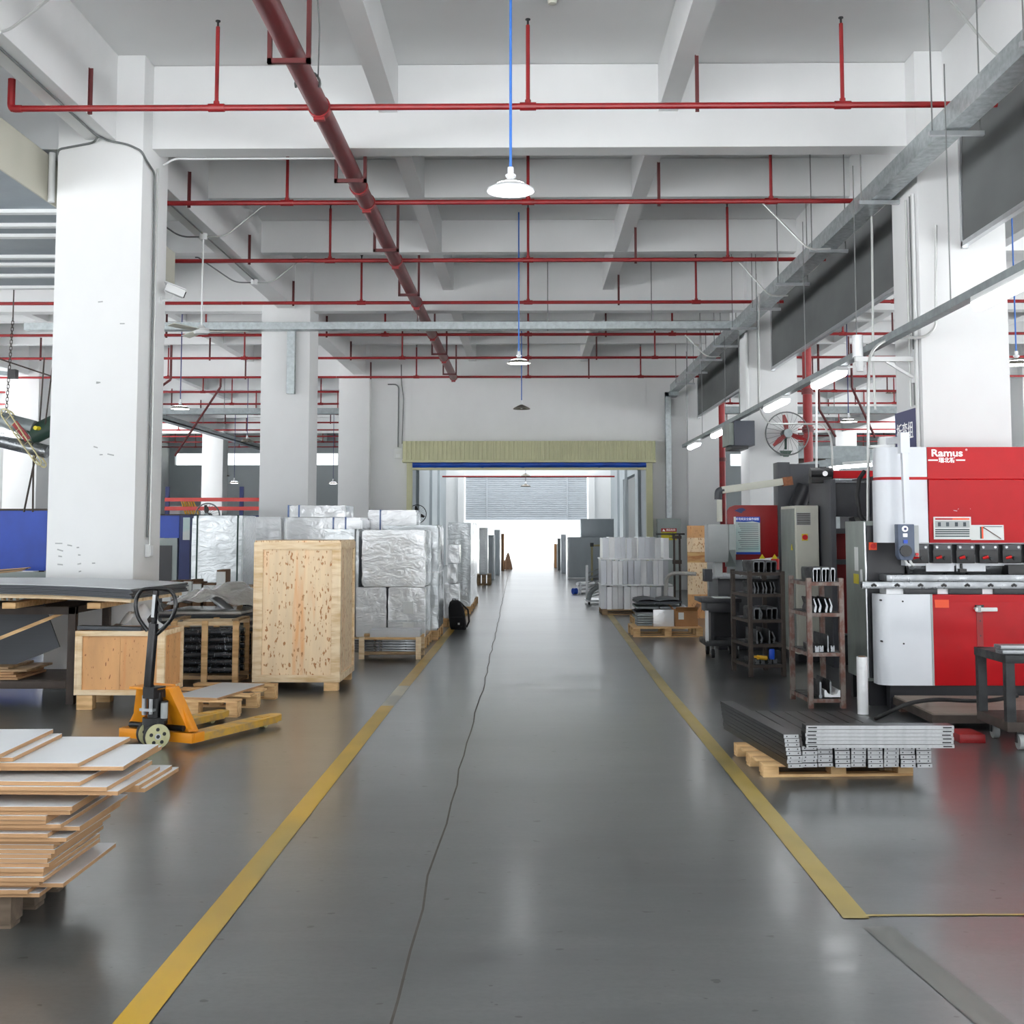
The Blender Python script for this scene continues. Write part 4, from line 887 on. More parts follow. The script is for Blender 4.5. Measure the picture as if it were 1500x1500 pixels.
# control pendant of the press
pd = part('pendant_arm', MB(off).bar((3.305, 10.8, 1.64), (3.293, 10.8, 2.36), .05, .06, up=(0, 1, 0)).bar((3.293, 10.8, 2.37), (3.293, 11.5, 2.40), .06, .06).box(3.255, 3.335, 10.762, 10.858, 2.25, 2.432), 'machine_white', B)
part('arm_joint', MB(off).cyl((3.29, 11.3, 2.3), (3.29, 11.3, 2.43), .07, 16).cyl((3.2, 11.2, 2.322), (3.2, 11.2, 2.345), .1, 20), 'plastic_white', B)
pb = part('control_pendant', MB(off).prism([(3.225, 1.32), (3.205, 1.36), (3.205, 1.63), (3.345, 1.63), (3.345, 1.36), (3.32, 1.32)], 10.73, 10.84, 'y'), 'pendant_blue', B, bev=.006)
part('pendant_side', MB(off).box(3.347, 3.385, 10.74, 10.84, 1.35, 1.62), 'machine_grey', pb)
part('dial', MB(off).cyl((3.262, 10.715, 1.59), (3.262, 10.73, 1.59), .026, 18), 'letter_white_glow', pb); part('dial', MB(off).cyl((3.262, 10.71, 1.59), (3.262, 10.716, 1.59), .012, 12), 'sign_blue', pb)
part('switch', MB(off).box(3.245, 3.28, 10.715, 10.73, 1.52, 1.55), 'letter_white_glow', pb); part('switch', MB(off).box(3.247, 3.282, 10.718, 10.73, 1.465, 1.495), 'blue', pb)
part('turn_knob', MB(off).cyl((3.262, 10.70, 1.40), (3.262, 10.73, 1.40), .05, 24), 'black', pb)
part('stop_button', MB(off).cyl((3.36, 10.715, 1.37), (3.36, 10.73, 1.37), .014, 12), 'red_bright', pb)
part('pendant_grip', MB(off).tube([(3.27, 10.77, 1.32), (3.285, 10.76, 1.285), (3.31, 10.76, 1.27)], .012, 8).tube([(3.31, 10.77, 1.32), (3.325, 10.76, 1.285), (3.345, 10.76, 1.275)], .012, 8), 'plastic_white', pb)
part('foot_cable', MB(off).tube([(3.12, 11.45, 2.12), (3.06, 11.4, 2.05), (3.03, 11.38, 1.9), (3.05, 11.38, 1.72), (3.12, 11.4, 1.62)], .02, 8), 'rubber', B)
# electrical cabinet at the press's left end
E_ = thing('control_cabinet', 'dark grey electrical cabinet with red switch at the press brake end', 'cabinet', (3.23, 11.6, 0)); offE = E_.location.copy()
part('body', MB(offE).box(3.06, 3.42, 11.27, 11.95, .22, 1.66), 'cab_green', E_, bev=.004)
part('front_door', MB(offE).box(3.075, 3.41, 11.25, 11.27, .25, 1.62), 'machine_black', E_)
part('hinge_strip', MB(offE).cyl((3.066, 11.258, .25), (3.062, 11.258, 1.65), .011, 8), 'steel_bright', E_)
p = at(1279, 800, 11.23); part('main_switch', MB(offE).box(p.x-.035, p.x+.035, 11.235, 11.25, p.z-.035, p.z+.035), 'sticker_orange', E_); part('switch_knob', MB(offE).cyl((p.x, 11.222, p.z), (p.x, 11.235, p.z), .024, 16), 'red_bright', E_)
p = at(1251, 835, 11.6); part('label_strip', MB(offE).box(3.056, 3.06, 11.5, 11.62, 1.2, 1.42), 'paper', E_); part('label_strip', MB(offE).box(3.055, 3.06, 11.5, 11.66, 1.08, 1.17), 'sticker_yellow', E_); part('door_handle', MB(offE).box(3.04, 3.06, 11.36, 11.38, 1.05, 1.22), 'plastic_white', E_, bev=.003)
part('foot', MB(offE).box(3.08, 3.4, 11.3, 11.38, 0, .22), 'machine_black', E_); part('foot', MB(offE).box(3.08, 3.4, 11.85, 11.93, 0, .22), 'machine_black', E_)
# ================================================================== operator platform, hose, cart, roll, channel
t = thing('platform', 'low wooden operator platform with steel edge before the press brake', 'platform', (4.3, 10.5, 0)); offp = t.location.copy()
part('deck', MB(offp).box(3.21, 5.4, 9.94, 10.98, .118, .132), 'deck_grey', t); part('edge_frame', MB(offp).box(3.2, 5.4, 9.93, 9.96, .055, .118).box(3.2, 3.23, 9.96, 10.98, .055, .118), 'iron_brown', t)
for x, y in ((3.24, 9.98), (3.24, 10.9), (4.6, 9.98)): part('foot', MB(offp).box(x, x+.06, y, y+.06, 0, .055), 'rust', t)
hp_ = [at(1283, 1053, 10.4), at(1300, 1044, 10.2), at(1330, 1030, 10.25), at(1370, 1024, 10.3), at(1420, 1027, 10.15), at(1455, 1026, 10.1), at(1490, 1019, 10.2)]
hp_ = [Vector((p.x, p.y, max(.165, p.z) if p.x > 3.2 else max(.02, p.z))) for p in hp_]
solo('hose', MB().tube(arc_path(hp_, .25, 5), .017, 10), 'rubber', 'black rubber hose lying across the operator platform', 'hose')
t = thing('plastic_film_roll', 'upright roll of white stretch film on the floor', 'film roll', (2.875, 10.76, 0))
part('film', MB().cyl((0, 0, .004), (0, 0, .49), .047, 24), 'film', t); part('core', MB().cyl((0, 0, 0), (0, 0, .497), .03, 16), 'cardboard_dark', t)
t = thing('steel_cart', 'dark steel cart on castors at the right edge', 'cart', (3.9, 9.3, 0)); offc = t.location.copy()
part('leg', MB(offc).box(3.455, 3.52, 9.05, 9.11, .2, .68), 'steel_dark', t); part('leg', MB(offc).box(3.455, 3.52, 9.6, 9.66, .2, .68), 'steel_dark', t)
part('top_frame', MB(offc).box(3.45, 4.3, 9.04, 9.67, .62, .68), 'steel_dark', t, bev=.003); part('lower_deck', MB(offc).box(3.455, 4.3, 9.05, 9.66, .13, .2), 'iron_brown', t, bev=.003)
for x, y in ((3.56, 9.09), (3.56, 9.58)):
    c = part('castor', MB(offc).cyl((x-.02, y, .055), (x+.02, y, .055), .054, 20), 'wheel_cream' if 0 else 'machine_grey', t); part('castor_fork', MB(offc).box(x-.034, x-.028, y-.02, y+.02, .05, .13).box(x+.028, x+.034, y-.02, y+.02, .05, .13).box(x-.034, x+.034, y-.03, y+.03, .118, .13), 'steel_dark', c)
for k in range(2): solo('steel_channel', MB().box(3.44, 4.3, 9.06+.03*k, 9.2+.03*k, .683+.032*k, .713+.032*k), 'steel', '%s slotted steel channel lying on the cart top' % ('lower', 'upper')[k], 'channel', bev=.005)
p = az(1424, 1089); solo('red_channel', MB().box(p.x-.09, p.x+.1, p.y, p.y+.3, .002, .062).box(p.x-.07, p.x+.08, p.y-.002, p.y, .015, .045), 'machine_red_dark', 'short dark red channel lying under the platform edge', 'channel', bev=.006)
# ================================================================== pallet with steel frame profiles
RZ_ = .075; PO = Vector((2.06, 8.62, 0))
pallet('pine pallet carrying the steel profiles right of the aisle', (1.97, 8.5, 0), RZ_*.9, .98, .82, .085, 5, 'pine')
ca, sa = math.cos(RZ_), math.sin(RZ_)
def prof_mesh(w, h, l):
    m = MB().box(-w/2, w/2, .004, l, 0, h).box(-w/2, w/2, 0, .004, .0, h, 1)
    for x in (-w*.3, w*.3): m.cyl((x, -.0008, h/2), (x, 0, h/2), .0045, 8, mi=2)
    me = m.mesh('profile', .0); setm(me, ['profile', 'profile_end', 'black']); return me
pm = prof_mesh(.0955, .0228, 1.52)
random.seed(2)
x0 = at(1174, 1110, 7.95).x
for c in range(8):
    for r in range(5):
        x = x0+.054+.1035*c; y = 7.96+.004*c*0+random.uniform(-.012, .012)+(.02 if c == 1 else 0)-.015*(r == 0 and c < 3)
        o = link('steel_profile', pm, None, (x, y+.0*c, .0865+.0262*r)); o.rotation_euler = (0, 0, RZ_)
        tag(o, '%s steel profile from the left in the %s row from below of the pallet stack' % (ORD[c], ORD[r]), 'profile', 'steel profiles stacked on the pallet')
for r in range(8):
    o = link('steel_profile', pm, None, (at(1164, 1110, 7.95).x-.003*r+random.uniform(-.003, .003)-.03*(r > 3)*0, 7.93+random.uniform(-.01, .01), .0865+.0262*r)); o.rotation_euler = (0, 0, RZ_+.035)
    tag(o, '%s profile from below in the tall leftmost column of the pallet stack' % ORD[r], 'profile', 'steel profiles in the tall column')
lm = MB().box(0, .93, 0, .11, 0, .0215).box(.0, .93, -.003, 0, .0, .0215, 1)
for a in (.012, .86): lm.box(a, a+.055, -.0045, -.003, .006, .0135, 2)
lmm = lm.mesh('slotted_rail', .0); setm(lmm, ['profile', 'profile_end', 'black'])
zb = .0865+5*.0262
for r in range(6):
    o = link('slotted_rail', lmm, None, (at(1179, 1080, 7.9).x+random.uniform(-.004, .006), 7.885+random.uniform(-.006, .006), zb+.001+.0235*r)); o.rotation_euler = (0, 0, .012)
    tag(o, '%s slotted steel rail from below lying across the profile stack' % ORD[r], 'rail', 'slotted rails across the profile stack')
# ================================================================== tool racks with bending punches
def tool_mesh(kind, L):
    if kind == 'arch':   # inverted u
        P = [(-.035, 0), (-.022, 0), (-.026, .02), (-.028, .085), (-.018, .098), (.03, .098), (.036, .085), (.03, .02), (.026, 0), (.04, 0), (.05, .09), (.036, .112), (-.028, .112), (-.042, .09)]
    elif kind == 'goose': P = [(-.03, 0), (-.005, 0), (.012, .05), (-.03, .115), (-.045, .108), (-.015, .055), (-.035, .02)]
    elif kind == 'blade': P = [(-.012, 0), (.012, 0), (.016, .02), (.008, .03), (.008, .12), (-.004, .14), (-.008, .12), (-.008, .03), (-.016, .02)]
    else: P = [(-.03, 0), (.03, 0), (.03, .05), (.012, .05), (0, .034), (-.012, .05), (-.03, .05)]
    m = MB().prism(P, 0, L, 'y', 0); m.m[0] = 1
    me = m.mesh('bending_tool'); setm(me, ['steel_dark', 'steel']); return me
TM = {k: tool_mesh(k, .42) for k in ('arch', 'goose', 'blade', 'vee')}
def rack(label, lx, ly, rz, wd, dp, h, levels, m, tools, nm):
    t = thing('tool_rack', label, 'rack', (lx, ly, 0), rz); b = .022
    pm_ = MB().box(-b, b, -b, b, 0, h).mesh('post', .002); setm(pm_, m)
    for x in (0, wd):
        for y in (0, dp): link('post', pm_, t, (x, y, 0))
    for z in levels:
        sh = part('shelf', MB().box(b*.6, wd-b*.6, -.01, dp+.01, z-.005, z+.002), 'steel_dark', t)
        part('shelf_rail', MB().box(0, wd, -b*.9, -b*.2, z-.032, z), m, sh); part('shelf_rail', MB().box(0, wd, dp+b*.2, dp+b*.9, z-.032, z), m, sh)
        part('shelf_rail', MB().box(-b*.9, -b*.2, 0, dp, z-.032, z), m, sh); part('shelf_rail', MB().box(wd+b*.2, wd+b*.9, 0, dp, z-.032, z), m, sh)
    R = rz3(rz)
    for z, row, nmz in tools:
        n = len(row)
        for i, k in enumerate(row):
            x = .045+(wd-.09)*(i+.5)/n; q = Vector((lx, ly, 0))+R@Vector((x, .015+.03*(i % 2), z+.003))
            o = link('bending_tool', TM[k], None, q); o.scale = (min(1, (wd-.06)/n/.098), 1, 1.1); o.rotation_euler = (0, 0, rz+.05*((i*7) % 3-1)*.4)
            tag(o, '%s bending tool from the left on the %s shelf of the %s rack' % (ORD[i], nmz, nm), 'tool', 'bending tools on the %s rack' % nm)
    return t
rack('farther rusty tool rack with five shelves of bending tools', 2.39, 13.4, .13, .365, .62, 1.13, (.13, .35, .61, .885, 1.115), 'iron_brown',
     ((1.115, ('arch',)*4, 'top'), (.885, ('goose',)*6, 'second'), (.61, ('arch', 'goose', 'arch', 'arch'), 'third'), (.35, ('blade', 'goose', 'blade', 'goose'), 'fourth'), (.13, ('vee',)*4, 'lowest')), 'farther')
rack('nearer rusty tool rack with four shelves of bending tools', 2.505, 11.1, .05, .29, .6, 1.15, (.085, .49, .84, 1.115), 'rust_grey',
     ((1.115, ('arch',)*5, 'top'), (.84, ('goose',)*4, 'second'), (.49, ('vee', 'vee', 'blade', 'vee'), 'third'), (.085, ('blade', 'blade'), 'lowest')), 'nearer')
solo('yellow_bottle', MB().cyl((2.46, 13.36, .215), (2.56, 13.42, .2), .024, 14).cyl((2.42, 13.34, .222), (2.46, 13.36, .215), .012, 10), 'yellow_pole', 'yellow bottle lying on the lowest shelf of the farther rack', 'bottle')
solo('blue_glove', MB().box(2.59, 2.65, 13.4, 13.45, .185, .3), 'blue', 'blue cloth hanging over tools on the lowest shelf of the farther rack', 'cloth', bev=.015)
solo('white_saddle', MB().prism([(2.63, .1), (2.77, .1), (2.77, .16), (2.755, .16), (2.74, .128), (2.70, .118), (2.66, .128), (2.645, .16), (2.63, .16)], 11.1, 11.5, 'y'), 'panel_white', 'pale u-shaped block at the front of the nearer rack, lowest shelf', 'block')
# ================================================================== second bending machine with red shield, beige cabinet
t = thing('bending_machine', 'older dark bending machine with red shield behind the tool racks', 'machine', (3.0, 16.6, 0)); offm = t.location.copy()
sp = [(2.64, 1.18), (2.61, 1.25), (2.61, 1.82), (2.64, 1.87), (2.71, 1.895), (3.27, 1.895), (3.27, 1.22), (2.9, 1.18)]
sh = part('red_shield', MB(offm).prism(sp, 16.2, 16.26, 'y'), 'machine_red_dark', t, bev=.008)
p = at(1086, 748, 16.19); part('eagle_mark', MB(offm).prism([(p.x-.09, p.z), (p.x-.03, p.z+.03), (p.x+.02, p.z+.035), (p.x+.06, p.z+.01), (p.x+.02, p.z-.01), (p.x, p.z-.035)], 16.185, 16.198, 'y'), 'sign_blue', sh)
part('dark_frame', MB(offm).box(3.28, 3.44, 16.2, 16.5, 0, 2.46), 'machine_dark', t, bev=.006); part('frame_block', MB(offm).box(3.44, 3.84, 16.25, 16.9, 1.92, 2.44), 'machine_dark', t, bev=.008)
part('side_plate', MB(offm).box(3.84, 3.92, 16.2, 17.0, 0, 2.4), 'machine_black', t)
part('machine_body', MB(offm).box(2.5, 3.9, 16.35, 17.2, 0, .98), 'machine_black', t, bev=.01)
part('tool_rail', MB(offm).box(2.3, 3.27, 16.2, 16.34, .93, 1.0), 'steel', t, bev=.004); part('rail_end', MB(offm).box(2.3, 2.4, 16.17, 16.36, .9, 1.06), 'machine_dark', t)
part('pump_motor', MB(offm).cyl((3.5, 16.1, 1.86), (3.62, 16.1, 2.14), .11, 18).cyl((3.46, 16.08, 1.9), (3.62, 16.1, 1.96), .05, 12), 'machine_black', t)
part('fire_can', MB(offm).cyl((3.19, 16.02, 1.06), (3.19, 16.02, 1.2), .055, 16), 'red_bright', t)
for x in (3.02, 3.18): part('yellow_sign', MB(offm).prism([(x-.04, 1.2), (x+.04, 1.2), (x, 1.26)], 15.99, 16.0, 'y'), 'sticker_yellow', t)
# its control box on a swinging arm
a0 = at(1158, 704, 15.8); a1 = at(1057, 718, 15.8); a2 = at(1052, 764, 15.8)
arm = part('swing_arm', MB(offm).bar(a0, a1, .09, .09), 'beige', t, bev=.006); part('arm_wrap', MB(offm).bar(at(1146, 706, 15.8), at(1160, 704, 15.8), .11, .11), 'copper_rag', arm)
part('arm_elbow', MB(offm).tube(arc_path([a1+Vector((.03, 0, 0)), a1+Vector((-.04, 0, -.01)), a1+Vector((-.045, 0, -.12))], .06), .05, 10), 'machine_dark', arm); part('arm_drop', MB(offm).cyl(a1+Vector((-.03, 0, -.1)), Vector((a1.x-.03, a1.y, a2.z)), .035, 12), 'beige', arm)
c0_ = at(1037, 768, 15.6); c1_ = at(1079, 824, 15.6)
cb = part('control_box', MB(offm).prism([(15.6, c0_.z), (15.6, 1.32), (15.68, c1_.z), (15.92, c1_.z), (15.92, c0_.z)], c0_.x, c0_.x+.26, 'x'), 'machine_grey', t, bev=.006)
part('box_side', MB(offm)._a([(c0_.x+.262, 15.6, c0_.z), (c0_.x+.36, 15.7, c0_.z), (c0_.x+.36, 15.92, c0_.z), (c0_.x+.262, 15.92, c0_.z), (c0_.x+.262, 15.6, 1.32), (c0_.x+.36, 15.7, 1.32), (c0_.x+.4, 15.92, 1.1), (c0_.x+.262, 15.92, 1.1)], [(0, 1, 2, 3), (4, 5, 6, 7), (0, 1, 5, 4), (1, 2, 6, 5), (2, 3, 7, 6), (3, 0, 4, 7)]), 'cab_grey', cb)
part('box_stem', MB(offm).box(c0_.x+.1, c0_.x+.2, 15.75, 15.86, .98, c1_.z), 'machine_grey', cb)
# poster on the shield
pa = at(1077, 812, 16.15); pb_ = at(1113, 757, 16.15)
po = thing('poster', 'blue and pale green safety poster on the red shield', 'poster', (pa.x, 16.15, pa.z)); offq = po.location.copy()
W_, H_ = pb_.x-pa.x, pb_.z-pa.z
part('sheet', MB().box(0, W_, -.004, .012, 0, H_), 'poster_teal', po); part('header', MB().prism([(.015, H_*.87), (W_*.4, H_*.86), (W_*.7, H_*.88), (W_, H_*.84), (W_, H_), (.015, H_)], -.007, -.004, 'y'), 'blue', po); part('footer', MB().box(.012, W_, -.007, -.004, 0, H_*.06), 'blue', po); part('margin', MB().box(-.012, .01, -.006, .01, 0, H_), 'paper', po)
text('折弯机安全操作规程', .038, 'letter_white_glow', po, (W_*.5, -.009, H_*.935), sx=.88)
for k in range(13): part('text_line', MB().box(W_*(.12+.04*((k*5) % 4)), W_*(.93-.03*((k*3) % 3)), -.0065, -.004, H_*(.80-.055*k), H_*(.80-.055*k)+.006), 'ink', po)
# beige electrical cabinet
t = thing('electrical_cabinet', 'beige electrical cabinet with vent grille and red switch', 'cabinet', (3.34, 15.2, 0)); offb = t.location.copy()
part('body', MB(offb).box(3.2, 3.48, 14.82, 15.65, .1, 1.865), 'beige', t, bev=.006); part('side_panel', MB(offb).box(3.192, 3.2, 14.85, 15.62, .14, 1.83), 'cab_green', t); part('front_door', MB(offb).box(3.215, 3.47, 14.808, 14.82, .14, 1.84), 'beige', t)
p = at(1177, 760, 14.8); vg = part('vent_grille', MB(offb).box(p.x-.085, p.x+.085, 14.8, 14.808, p.z-.075, p.z+.075), 'machine_grey', t)
for k in range(7): part('louvre', MB(offb).box(p.x-.078, p.x+.078, 14.793, 14.801, p.z-.066+.02*k, p.z-.056+.02*k), 'iron_brown', vg)
p = at(1179, 787, 14.8); part('main_switch', MB(offb).box(p.x-.035, p.x+.035, 14.8, 14.808, p.z-.04, p.z+.04), 'sticker_yellow', t); part('switch_knob', MB(offb).cyl((p.x, 14.78, p.z), (p.x, 14.8, p.z), .032, 16), 'red_bright', t)
part('warning_mark', MB(offb).prism([(14.95, 1.33), (15.03, 1.33), (14.99, 1.4)], 3.186, 3.192, 'x'), 'sticker_yellow', t); part('plinth', MB(offb).box(3.22, 3.46, 14.86, 15.6, 0, .1), 'machine_black', t)
# second press brake: dark frame between the racks and the red press
t = thing('older_press_brake', 'dark steel press brake seen behind the nearer tool rack', 'machine', (3.95, 14.6, 0)); offn = t.location.copy()
part('side_plate', MB(offn).box(3.5, 3.56, 14.3, 15.4, 0, 2.16), 'machine_dark', t, bev=.005); part('side_plate', MB(offn).box(4.04, 4.12, 14.2, 15.4, 0, 2.2), 'machine_dark', t, bev=.005); part('side_plate', MB(offn).box(5.3, 5.4, 14.3, 15.4, 0, 2.2), 'machine_dark', t)
part('ram_plate', MB(offn).box(3.565, 5.3, 14.6, 14.68, 1.73, 2.16), 'machine_dark', t, bev=.006); part('ram_lip', MB(offn).box(3.565, 4.04, 14.55, 14.6, 2.13, 2.15), 'steel', t)
part('top_bar', MB(offn).box(3.62, 5.3, 14.75, 14.85, 2.19, 2.28), 'machine_red', t); part('lower_apron', MB(offn).box(3.565, 5.3, 14.75, 14.83, .35, 1.55), 'machine_red_dark', t)
for z in (1.56, 1.2): part('cross_rail', MB(offn).box(3.565, 4.04, 14.5, 14.56, z-.03, z+.03), 'machine_dark', t)
part('tie_strut', MB(offn).bar((3.8, 14.55, 1.72), (3.86, 14.55, 1.55), .06, .05), 'machine_black', t); part('base', MB(offn).box(3.565, 5.3, 14.6, 15.3, 0, .34), 'machine_black', t)
part('drive_motor', MB(offn).cyl((3.36, 14.7, 2.24), (3.62, 14.7, 2.24), .075, 16).box(3.36, 3.6, 14.62, 14.78, 2.13, 2.2), 'black', t); part('motor_spot', MB(offn).cyl((3.52, 14.61, 2.24), (3.52, 14.625, 2.24), .03, 14), 'letter_white_glow', t)  # white spot on the motor face
# trolley in front of the bending machine
t = thing('tool_trolley', 'black tool trolley on castors beside the farther rack', 'trolley', (2.4, 15.6, 0)); offt = t.location.copy()
part('top', MB(offt).box(2.12, 2.62, 15.25, 15.85, .68, .73), 'machine_black', t, bev=.006); part('drawer', MB(offt).box(2.2, 2.6, 15.3, 15.8, .56, .68), 'machine_black', t, bev=.004); part('lower_tray', MB(offt).box(2.18, 2.62, 15.28, 15.85, .15, .22), 'steel_dark', t, bev=.004)
for x in (2.2, 2.58): part('upright', MB(offt).box(x-.02, x+.02, 15.3, 15.34, .2, .56) if x > 2.3 else MB(offt).box(x-.02, x+.015, 15.28, 15.34, .2, .58), 'plastic_white' if x < 2.3 else 'machine_black', t)
part('side_panel', MB(offt).box(2.26, 2.3, 15.4, 15.8, .22, .56).box(2.3, 2.58, 15.78, 15.8, .22, .56), 'machine_black', t)
for x, y in ((2.27, 15.33), (2.56, 15.33), (2.27, 15.78), (2.56, 15.78)):
    c = part('castor', MB(offt).cyl((x-.018, y, .055), (x+.018, y, .055), .054, 18), 'rubber', t); part('castor_fork', MB(offt).box(x-.03, x-.02, y-.02, y+.02, .05, .15).box(x+.02, x+.03, y-.02, y+.02, .05, .15), 'steel', c)
solo('paper_sheets', MB().box(2.3, 2.5, 15.35, 15.6, .731, .739), 'paper', 'pale papers lying on the black tool trolley', 'paper')
# ================================================================== right side of the aisle, farther back
t = thing('plywood_board', 'tall upright plywood board behind the control box', 'board', (3.0, 22.05, 0)); offw = t.location.copy(); pw0 = at(1006.5, 770, 22.0); pw1 = at(1035, 770, 22.0)
zs = [0, .42, .98, 1.17, 1.42, pw0.z]
for k in range(5): part('veneer_band', MB(offw).box(pw0.x, pw1.x, 22.0+.0*k, 22.03, zs[k]+.001, zs[k+1]), ('ply_orange', 'ply', 'osb_red', 'ply', 'ply_orange')[k], t)
t = thing('steel_stand', 'rusty steel stand between wall cabinet and plywood board', 'stand', (2.72, 22.4, 0)); offs = t.location.copy()
for x in (2.63, 2.73): part('post', MB(offs).cyl((x, 22.3, 0), (x, 22.3, 1.48), .02, 8), 'iron_brown', t)
part('top_bar', MB(offs).box(2.3, 2.82, 22.28, 22.32, 1.47, 1.5), 'black', t); part('joint', MB(offs).box(2.6, 2.76, 22.27, 22.34, .95, 1.02).box(2.6, 2.76, 22.27, 22.34, 1.4, 1.46), 'iron_brown', t)
part('wrapped_arm', MB(offs).tube(arc_path([(2.44, 22.1, .35), (2.46, 22.05, .72), (2.56, 21.95, .8), (2.95, 21.8, .79)], .1), .035, 10), 'film_sheet', t)
# wall cabinet with warning labels
wa0 = at(963, 760, 31.75); wa1 = at(997, 760, 31.75)
t = thing('wall_cabinet', 'grey wall cabinet with red and yellow warning labels beside the doorway', 'cabinet', ((wa0.x+wa1.x)/2, 31.9, .3)); offk = t.location.copy()
part('body', MB(offk).box(wa0.x, wa1.x, 31.75, 32.01, .0, wa0.z), 'cab_grey', t, bev=.008); part('door', MB(offk).box(wa0.x+.02, wa1.x-.02, 31.735, 31.75, .9, wa0.z-.03), 'cab_grey', t)
def kpl(px0, py0, px1, py1, m, nm='warning_label'):
    a = at(px0, py1, 31.73); b = at(px1, py0, 31.73); return part(nm, MB(offk).box(a.x, b.x, 31.728, 31.736, a.z, b.z), m, t), a, b
_, a, b = kpl(968.5, 774, 991, 779, 'sticker_red'); text('高压危险', .06, 'letter_white_glow', t, Vector(((a.x+b.x)/2+.05, 31.725, (a.z+b.z)/2))-offk); part('warning_triangle', MB(offk).prism([(a.x+.03, a.z+.015), (a.x+.1, a.z+.015), (a.x+.065, b.z-.015)], 31.724, 31.728, 'y'), 'letter_white_glow', t)
_, a, b = kpl(968.5, 779.3, 991, 791, 'sticker_yellow'); text('有电', .09, 'ink', t, Vector(((a.x+b.x)/2+.06, 31.725, b.z-.07))-offk, bold=.004); part('label_stripe', MB(offk).box(a.x+.2, b.x-.03, 31.724, 31.728, a.z+.05, a.z+.065), 'ink', t)
# three tiers of white folded panels
random.seed(13); QY = 22.8
qx0, qx1 = at(880, 840, QY).x, at(985, 840, QY).x
tz = [.1, at(900, 858, QY).z, at(900, 820, QY).z, at(900, 786, QY).z]
pallet('pallet under the three tiers of white panels', ((qx0+qx1)/2, QY+.55, 0), 0, qx1-qx0-.05, 1.05, .098, 5, 'pine_grey')
for tr in range(3):
    x = qx0+.02*(2-tr)*0+.03*(tr == 2); k = 0; z0 = tz[tr]+.022*(tr > 0); z1 = tz[tr+1]-.003
    if tr: solo('separator_board', MB().box(qx0, qx1, QY-.02, QY+1.0, tz[tr]+.001, tz[tr]+.02), 'panel_white', '%s thin board between the tiers of white panels' % ('lower', 'upper')[tr-1], 'board')
    while x < qx1-.07 and k < 20:
        wv = random.choice((.085, .095, .1, .12)); h = z1-z0-random.uniform(0, .025)
        if random.random() < .12: x += .03
        dy = random.uniform(0, .12); x += random.uniform(.002, .012)
        m = MB().prism([(0, dy), (wv-.004, dy), (wv-.004, dy+.02), (wv-.012, dy+.02), (wv-.012, dy+.006), (.008, dy+.006), (.008, .85), (0, .85)], 0, h, 'z')
        o = solo('folded_panel', m, 'panel_white' if random.random() > .3 else 'panel_silver', '%s upright folded panel from the left in the %s tier' % (ORD[k], ('bottom', 'middle', 'top')[tr]), 'panel', 'white folded panels in three tiers')
        o.location = (x+wv/2, QY+dy+o.location.y*0+.43, z0); x += wv; k += 1
# pallets with dark sheets and cartons in front of it
pallet('pallet with dark film-wrapped sheets before the white panels', (2.12, 20.6, 0), 0, .8, 1.0, .12, 5, 'pine')
random.seed(6)
for s_ in range(2):
    for k in range(4):
        w_ = .36; xx = 1.76+.38*s_
        m = MB().grid(lambda u, v: (w_*(u-.5), -.42+.8*v, .03+.03*math.sin(math.pi*u)*(k % 2)+.02*math.sin(5*v+k)), 8, 8).box(-w_/2, w_/2, -.42, .38, 0, .03)
        o = solo('sheet_bundle', m, 'sheet_dark' if k % 2 else 'galv_dull', '%s bundle from below in the %s pile of dark sheets' % (ORD[k], ('left', 'right')[s_]), 'bundle', 'dark sheet bundles before the white panels', fix=False); o.location = (xx+.17, 20.5+random.uniform(-.03, .03), .1215+.085*k)
pallet('front pallet with carton and white panel right of the aisle', (2.04, 18.62, 0), .02, 1.02, .82, .14, 6, 'pine')
for k in range(5): solo('blue_grey_sheet', MB().box(1.62, 1.85+.01*k, 18.5, 18.9, .142+.035*k, .17+.035*k), 'galv_dull', '%s blue-grey sheet from below on the front pallet' % ORD[k], 'sheet', 'blue-grey sheets on the front pallet', bev=.006)
wp0 = at(957, 921, 18.4); wp1 = at(987, 893, 18.4)
solo('white_square_panel', MB().box(wp0.x, wp1.x, 18.38, 18.42, .142, wp1.z).box(wp0.x+.01, wp1.x-.01, 18.375, 18.38, .15, wp1.z-.01), 'film', 'square white film-wrapped panel standing on the front pallet', 'panel', bev=.004)
cb0 = at(989, 920, 18.4); cb1 = at(1022, 890, 18.4)
t = thing('carton', 'open brown carton with plastic bag on the front pallet', 'carton', ((cb0.x+cb1.x)/2, 18.62, .142)); W_ = (cb1.x-cb0.x)/2; H_ = cb1.z-.142-.05
part('walls', MB().box(-W_, W_, -.22, -.212, 0, H_).box(-W_, W_, .212, .22, 0, H_).box(-W_, -W_+.008, -.212, .212, 0, H_).box(W_-.008, W_, -.212, .212, 0, H_).box(-W_+.008, W_-.008, -.212, .212, 0, .008), 'cardboard', t)
part('flap', MB().bar((0, -.215, H_), (0, -.29, H_+.06), W_*1.9, .006), 'cardboard', t); part('flap', MB().bar((W_-.004, 0, H_), (W_+.05, 0, H_+.09), .42, .006), 'cardboard', t); part('flap', MB().bar((-W_+.004, 0, H_), (-W_-.05, 0, H_+.07), .42, .006), 'cardboard', t)
part('paper_label', MB().box(-W_+.05, -W_+.13, -.225, -.22, H_*.45, H_*.9), 'paper', t)
part('plastic_bag', MB().grid(lambda u, v: (-W_*.7+W_*1.2*u, -.18+.3*v, H_-.03+.1*math.sin(math.pi*u)*math.sin(math.pi*v)+.02*math.sin(17*u+11*v)), 12, 10), 'film_grey', t, fix=False)
